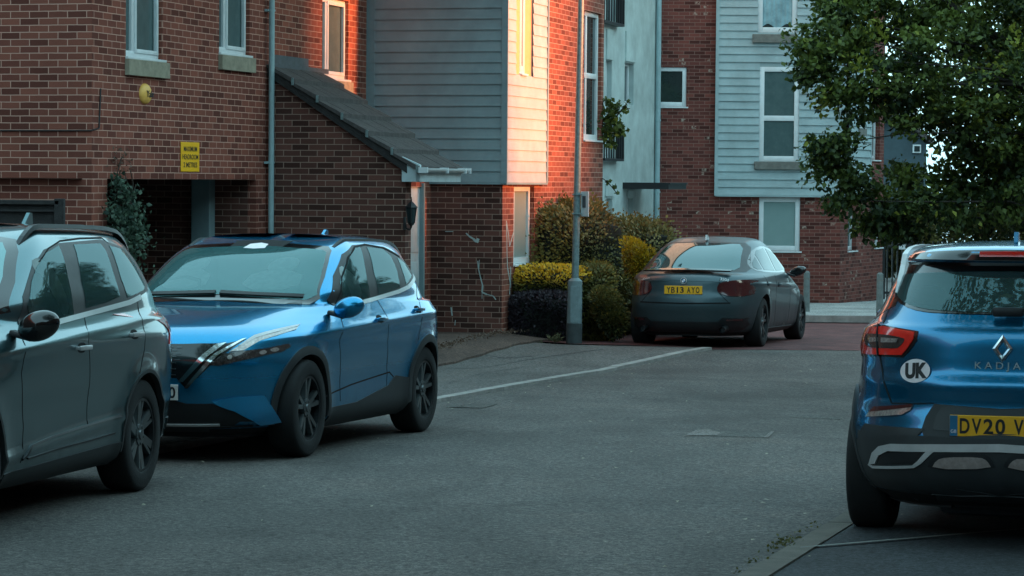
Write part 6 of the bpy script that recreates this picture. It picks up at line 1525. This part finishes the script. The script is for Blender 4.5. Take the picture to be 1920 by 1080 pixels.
M['dry'] = leafmat('dry_leaf', (0.07, 0.05, 0.035), (0.24, 0.15, 0.11))
M['dryg'] = leafmat('pale_weed', (0.06, 0.07, 0.03), (0.25, 0.25, 0.14))
M['golden_soft'] = leafmat('golden_shrub_leaf', (0.05, 0.055, 0.015), (0.62, 0.38, 0.015), (0.9, 0.6, 0.03))
_a = Vector((.97, -.10, 0)).normalized(); SUN_AZ = (_a.x, _a.y)
SUN_EL, SUN_E, SUN_ANG, SUN_C = 9.0, 12.5, 6.0, (1.0, .30, .10)
SKY_S, SKY_TINT = 0.15, (1.80, 2.36, 2.46)
SHADERS = [(-25, 36.75, 7, 15, 9.5, 'long dark brick terrace across the road'), (36.8, 37.85, 7, 13, 5.9, 'low brick link between the terraces'), (37.9, 43.1, 7, 13, 4.0, 'brick garage across the road'), (43.15, 150, 7, 15, 9.5, 'second brick terrace across the road')]  # off-frame blocks added, heights set to carve the sun patch
# ---------------------------------------------------------------- assemble
grounds()
s0, sP, sC, sE, og = near_house()
white_block(sE)
far_block()
furniture()
plants(sE)
tree()
shade_tree()
build_q(); build_o(); build_b(); build_k()

# unseen blocks added across the road and behind the camera, shaping light and reflections
def opposite(s0, s1, t0, t1, h, label):
    A = empty('unseen_blocker', Matrix.Translation(st((s0+s1)/2, t0, -.5)), label=label, cat='house', group='houses across the road')
    mb = MB(); f = Fr(N*t0, U, -N); wall(mb, f, s0, s1, -2, h, [], .1); wall(mb, Fr(U*s0, N, -U), t0, t1, -2, h); wall(mb, Fr(U*s1, N, U), t0, t1, -2, h); wall(mb, Fr(N*t1, U, N), s0, s1, -2, h)
    o = mb.build('wall', M['brick_dark'], A)
    mb = MB(); mb.prism([st(s0, t0-.1, h), st(s0, t0-.1, h+.12), st(s0, t1+.1, h+.2), st(s0, t1+.1, h)], U*(s1-s0)); mb.build('roof', M['tile'], A)
    mb = MB(); k = s0+1
    while k < s1-1.2:
        for z in (.3, 3.0):
            if z < h-1.3: f.box(mb, k, k+1.0, z, z+1.2, 0, .03)
        k += 2.4
    mb.build('window', M['pane'], A)
    for o in [o for o in COL.objects if o.parent is A]: o.matrix_parent_inverse = inv_of(A)
for q in SHADERS: opposite(*q)

def rear_block(t0, t1, s0, s1, h, label):  # blocks added out of view to dim the near road
    A = empty('unseen_blocker', Matrix.Translation(st(s0, (t0+t1)/2, 0)), label=label, cat='house', group='houses behind the viewpoint')
    mb = MB()
    wall(mb, Fr(N*t0, U, -N), s0, s1, -2, h); wall(mb, Fr(N*t1, U, N), s0, s1, -2, h); wall(mb, Fr(U*s0, N, -U), t0, t1, -2, h); wall(mb, Fr(U*s1, N, U), t0, t1, -2, h); mb.build('wall', M['brick_dark'], A)
    mb = MB(); mb.prism([st(s0, t0, h), st(s0, (t0+t1)/2, h+2.0), st(s0, t1, h)], U*(s1-s0)); mb.build('roof', M['tile'], A)
    for o in [o for o in COL.objects if o.parent is A]: o.matrix_parent_inverse = inv_of(A)
rear_block(-22, -13, -14, 19, 7.5, 'terraced house along the left side of the street before the view begins')
rear_block(-11, 6, -16, -7, 7.0, 'brick house closing the street behind the viewpoint')
# sun and sky
sun_d = bpy.data.lights.new('sun', 'SUN'); sun = bpy.data.objects.new('sun', sun_d); COL.objects.link(sun)
d = Vector((SUN_AZ[0]*math.cos(R(SUN_EL)), SUN_AZ[1]*math.cos(R(SUN_EL)), math.sin(R(SUN_EL))))
sun.rotation_euler = d.to_track_quat('Z', 'Y').to_euler(); sun_d.energy = SUN_E; sun_d.angle = R(SUN_ANG); sun_d.color = SUN_C
w = bpy.data.worlds.new('World'); scn.world = w; w.use_nodes = True; t = w.node_tree; bg = t.nodes['Background']
sky = t.nodes.new('ShaderNodeTexSky'); sky.sky_type = 'NISHITA'; sky.sun_disc = False; sky.sun_elevation = R(SUN_EL+6); sky.sun_rotation = math.atan2(SUN_AZ[0], SUN_AZ[1]); sky.dust_density = 2.0; sky.air_density = 1.0
c = mixc(t, 0.8, sky.outputs[0], (4.0, 5.3, 5.7)); c = mixc(t, 1.0, c, SKY_TINT, 'MULTIPLY')
t.links.new(c, bg.inputs[0]); bg.inputs[1].default_value = SKY_S
scn.render.engine = 'CYCLES'; scn.view_settings.view_transform = 'Standard'; scn.view_settings.look = 'None'; scn.view_settings.exposure = 0; scn.view_settings.gamma = 1
scn.cycles.use_denoising = True; scn.cycles.max_bounces = 6; scn.cycles.transparent_max_bounces = 6
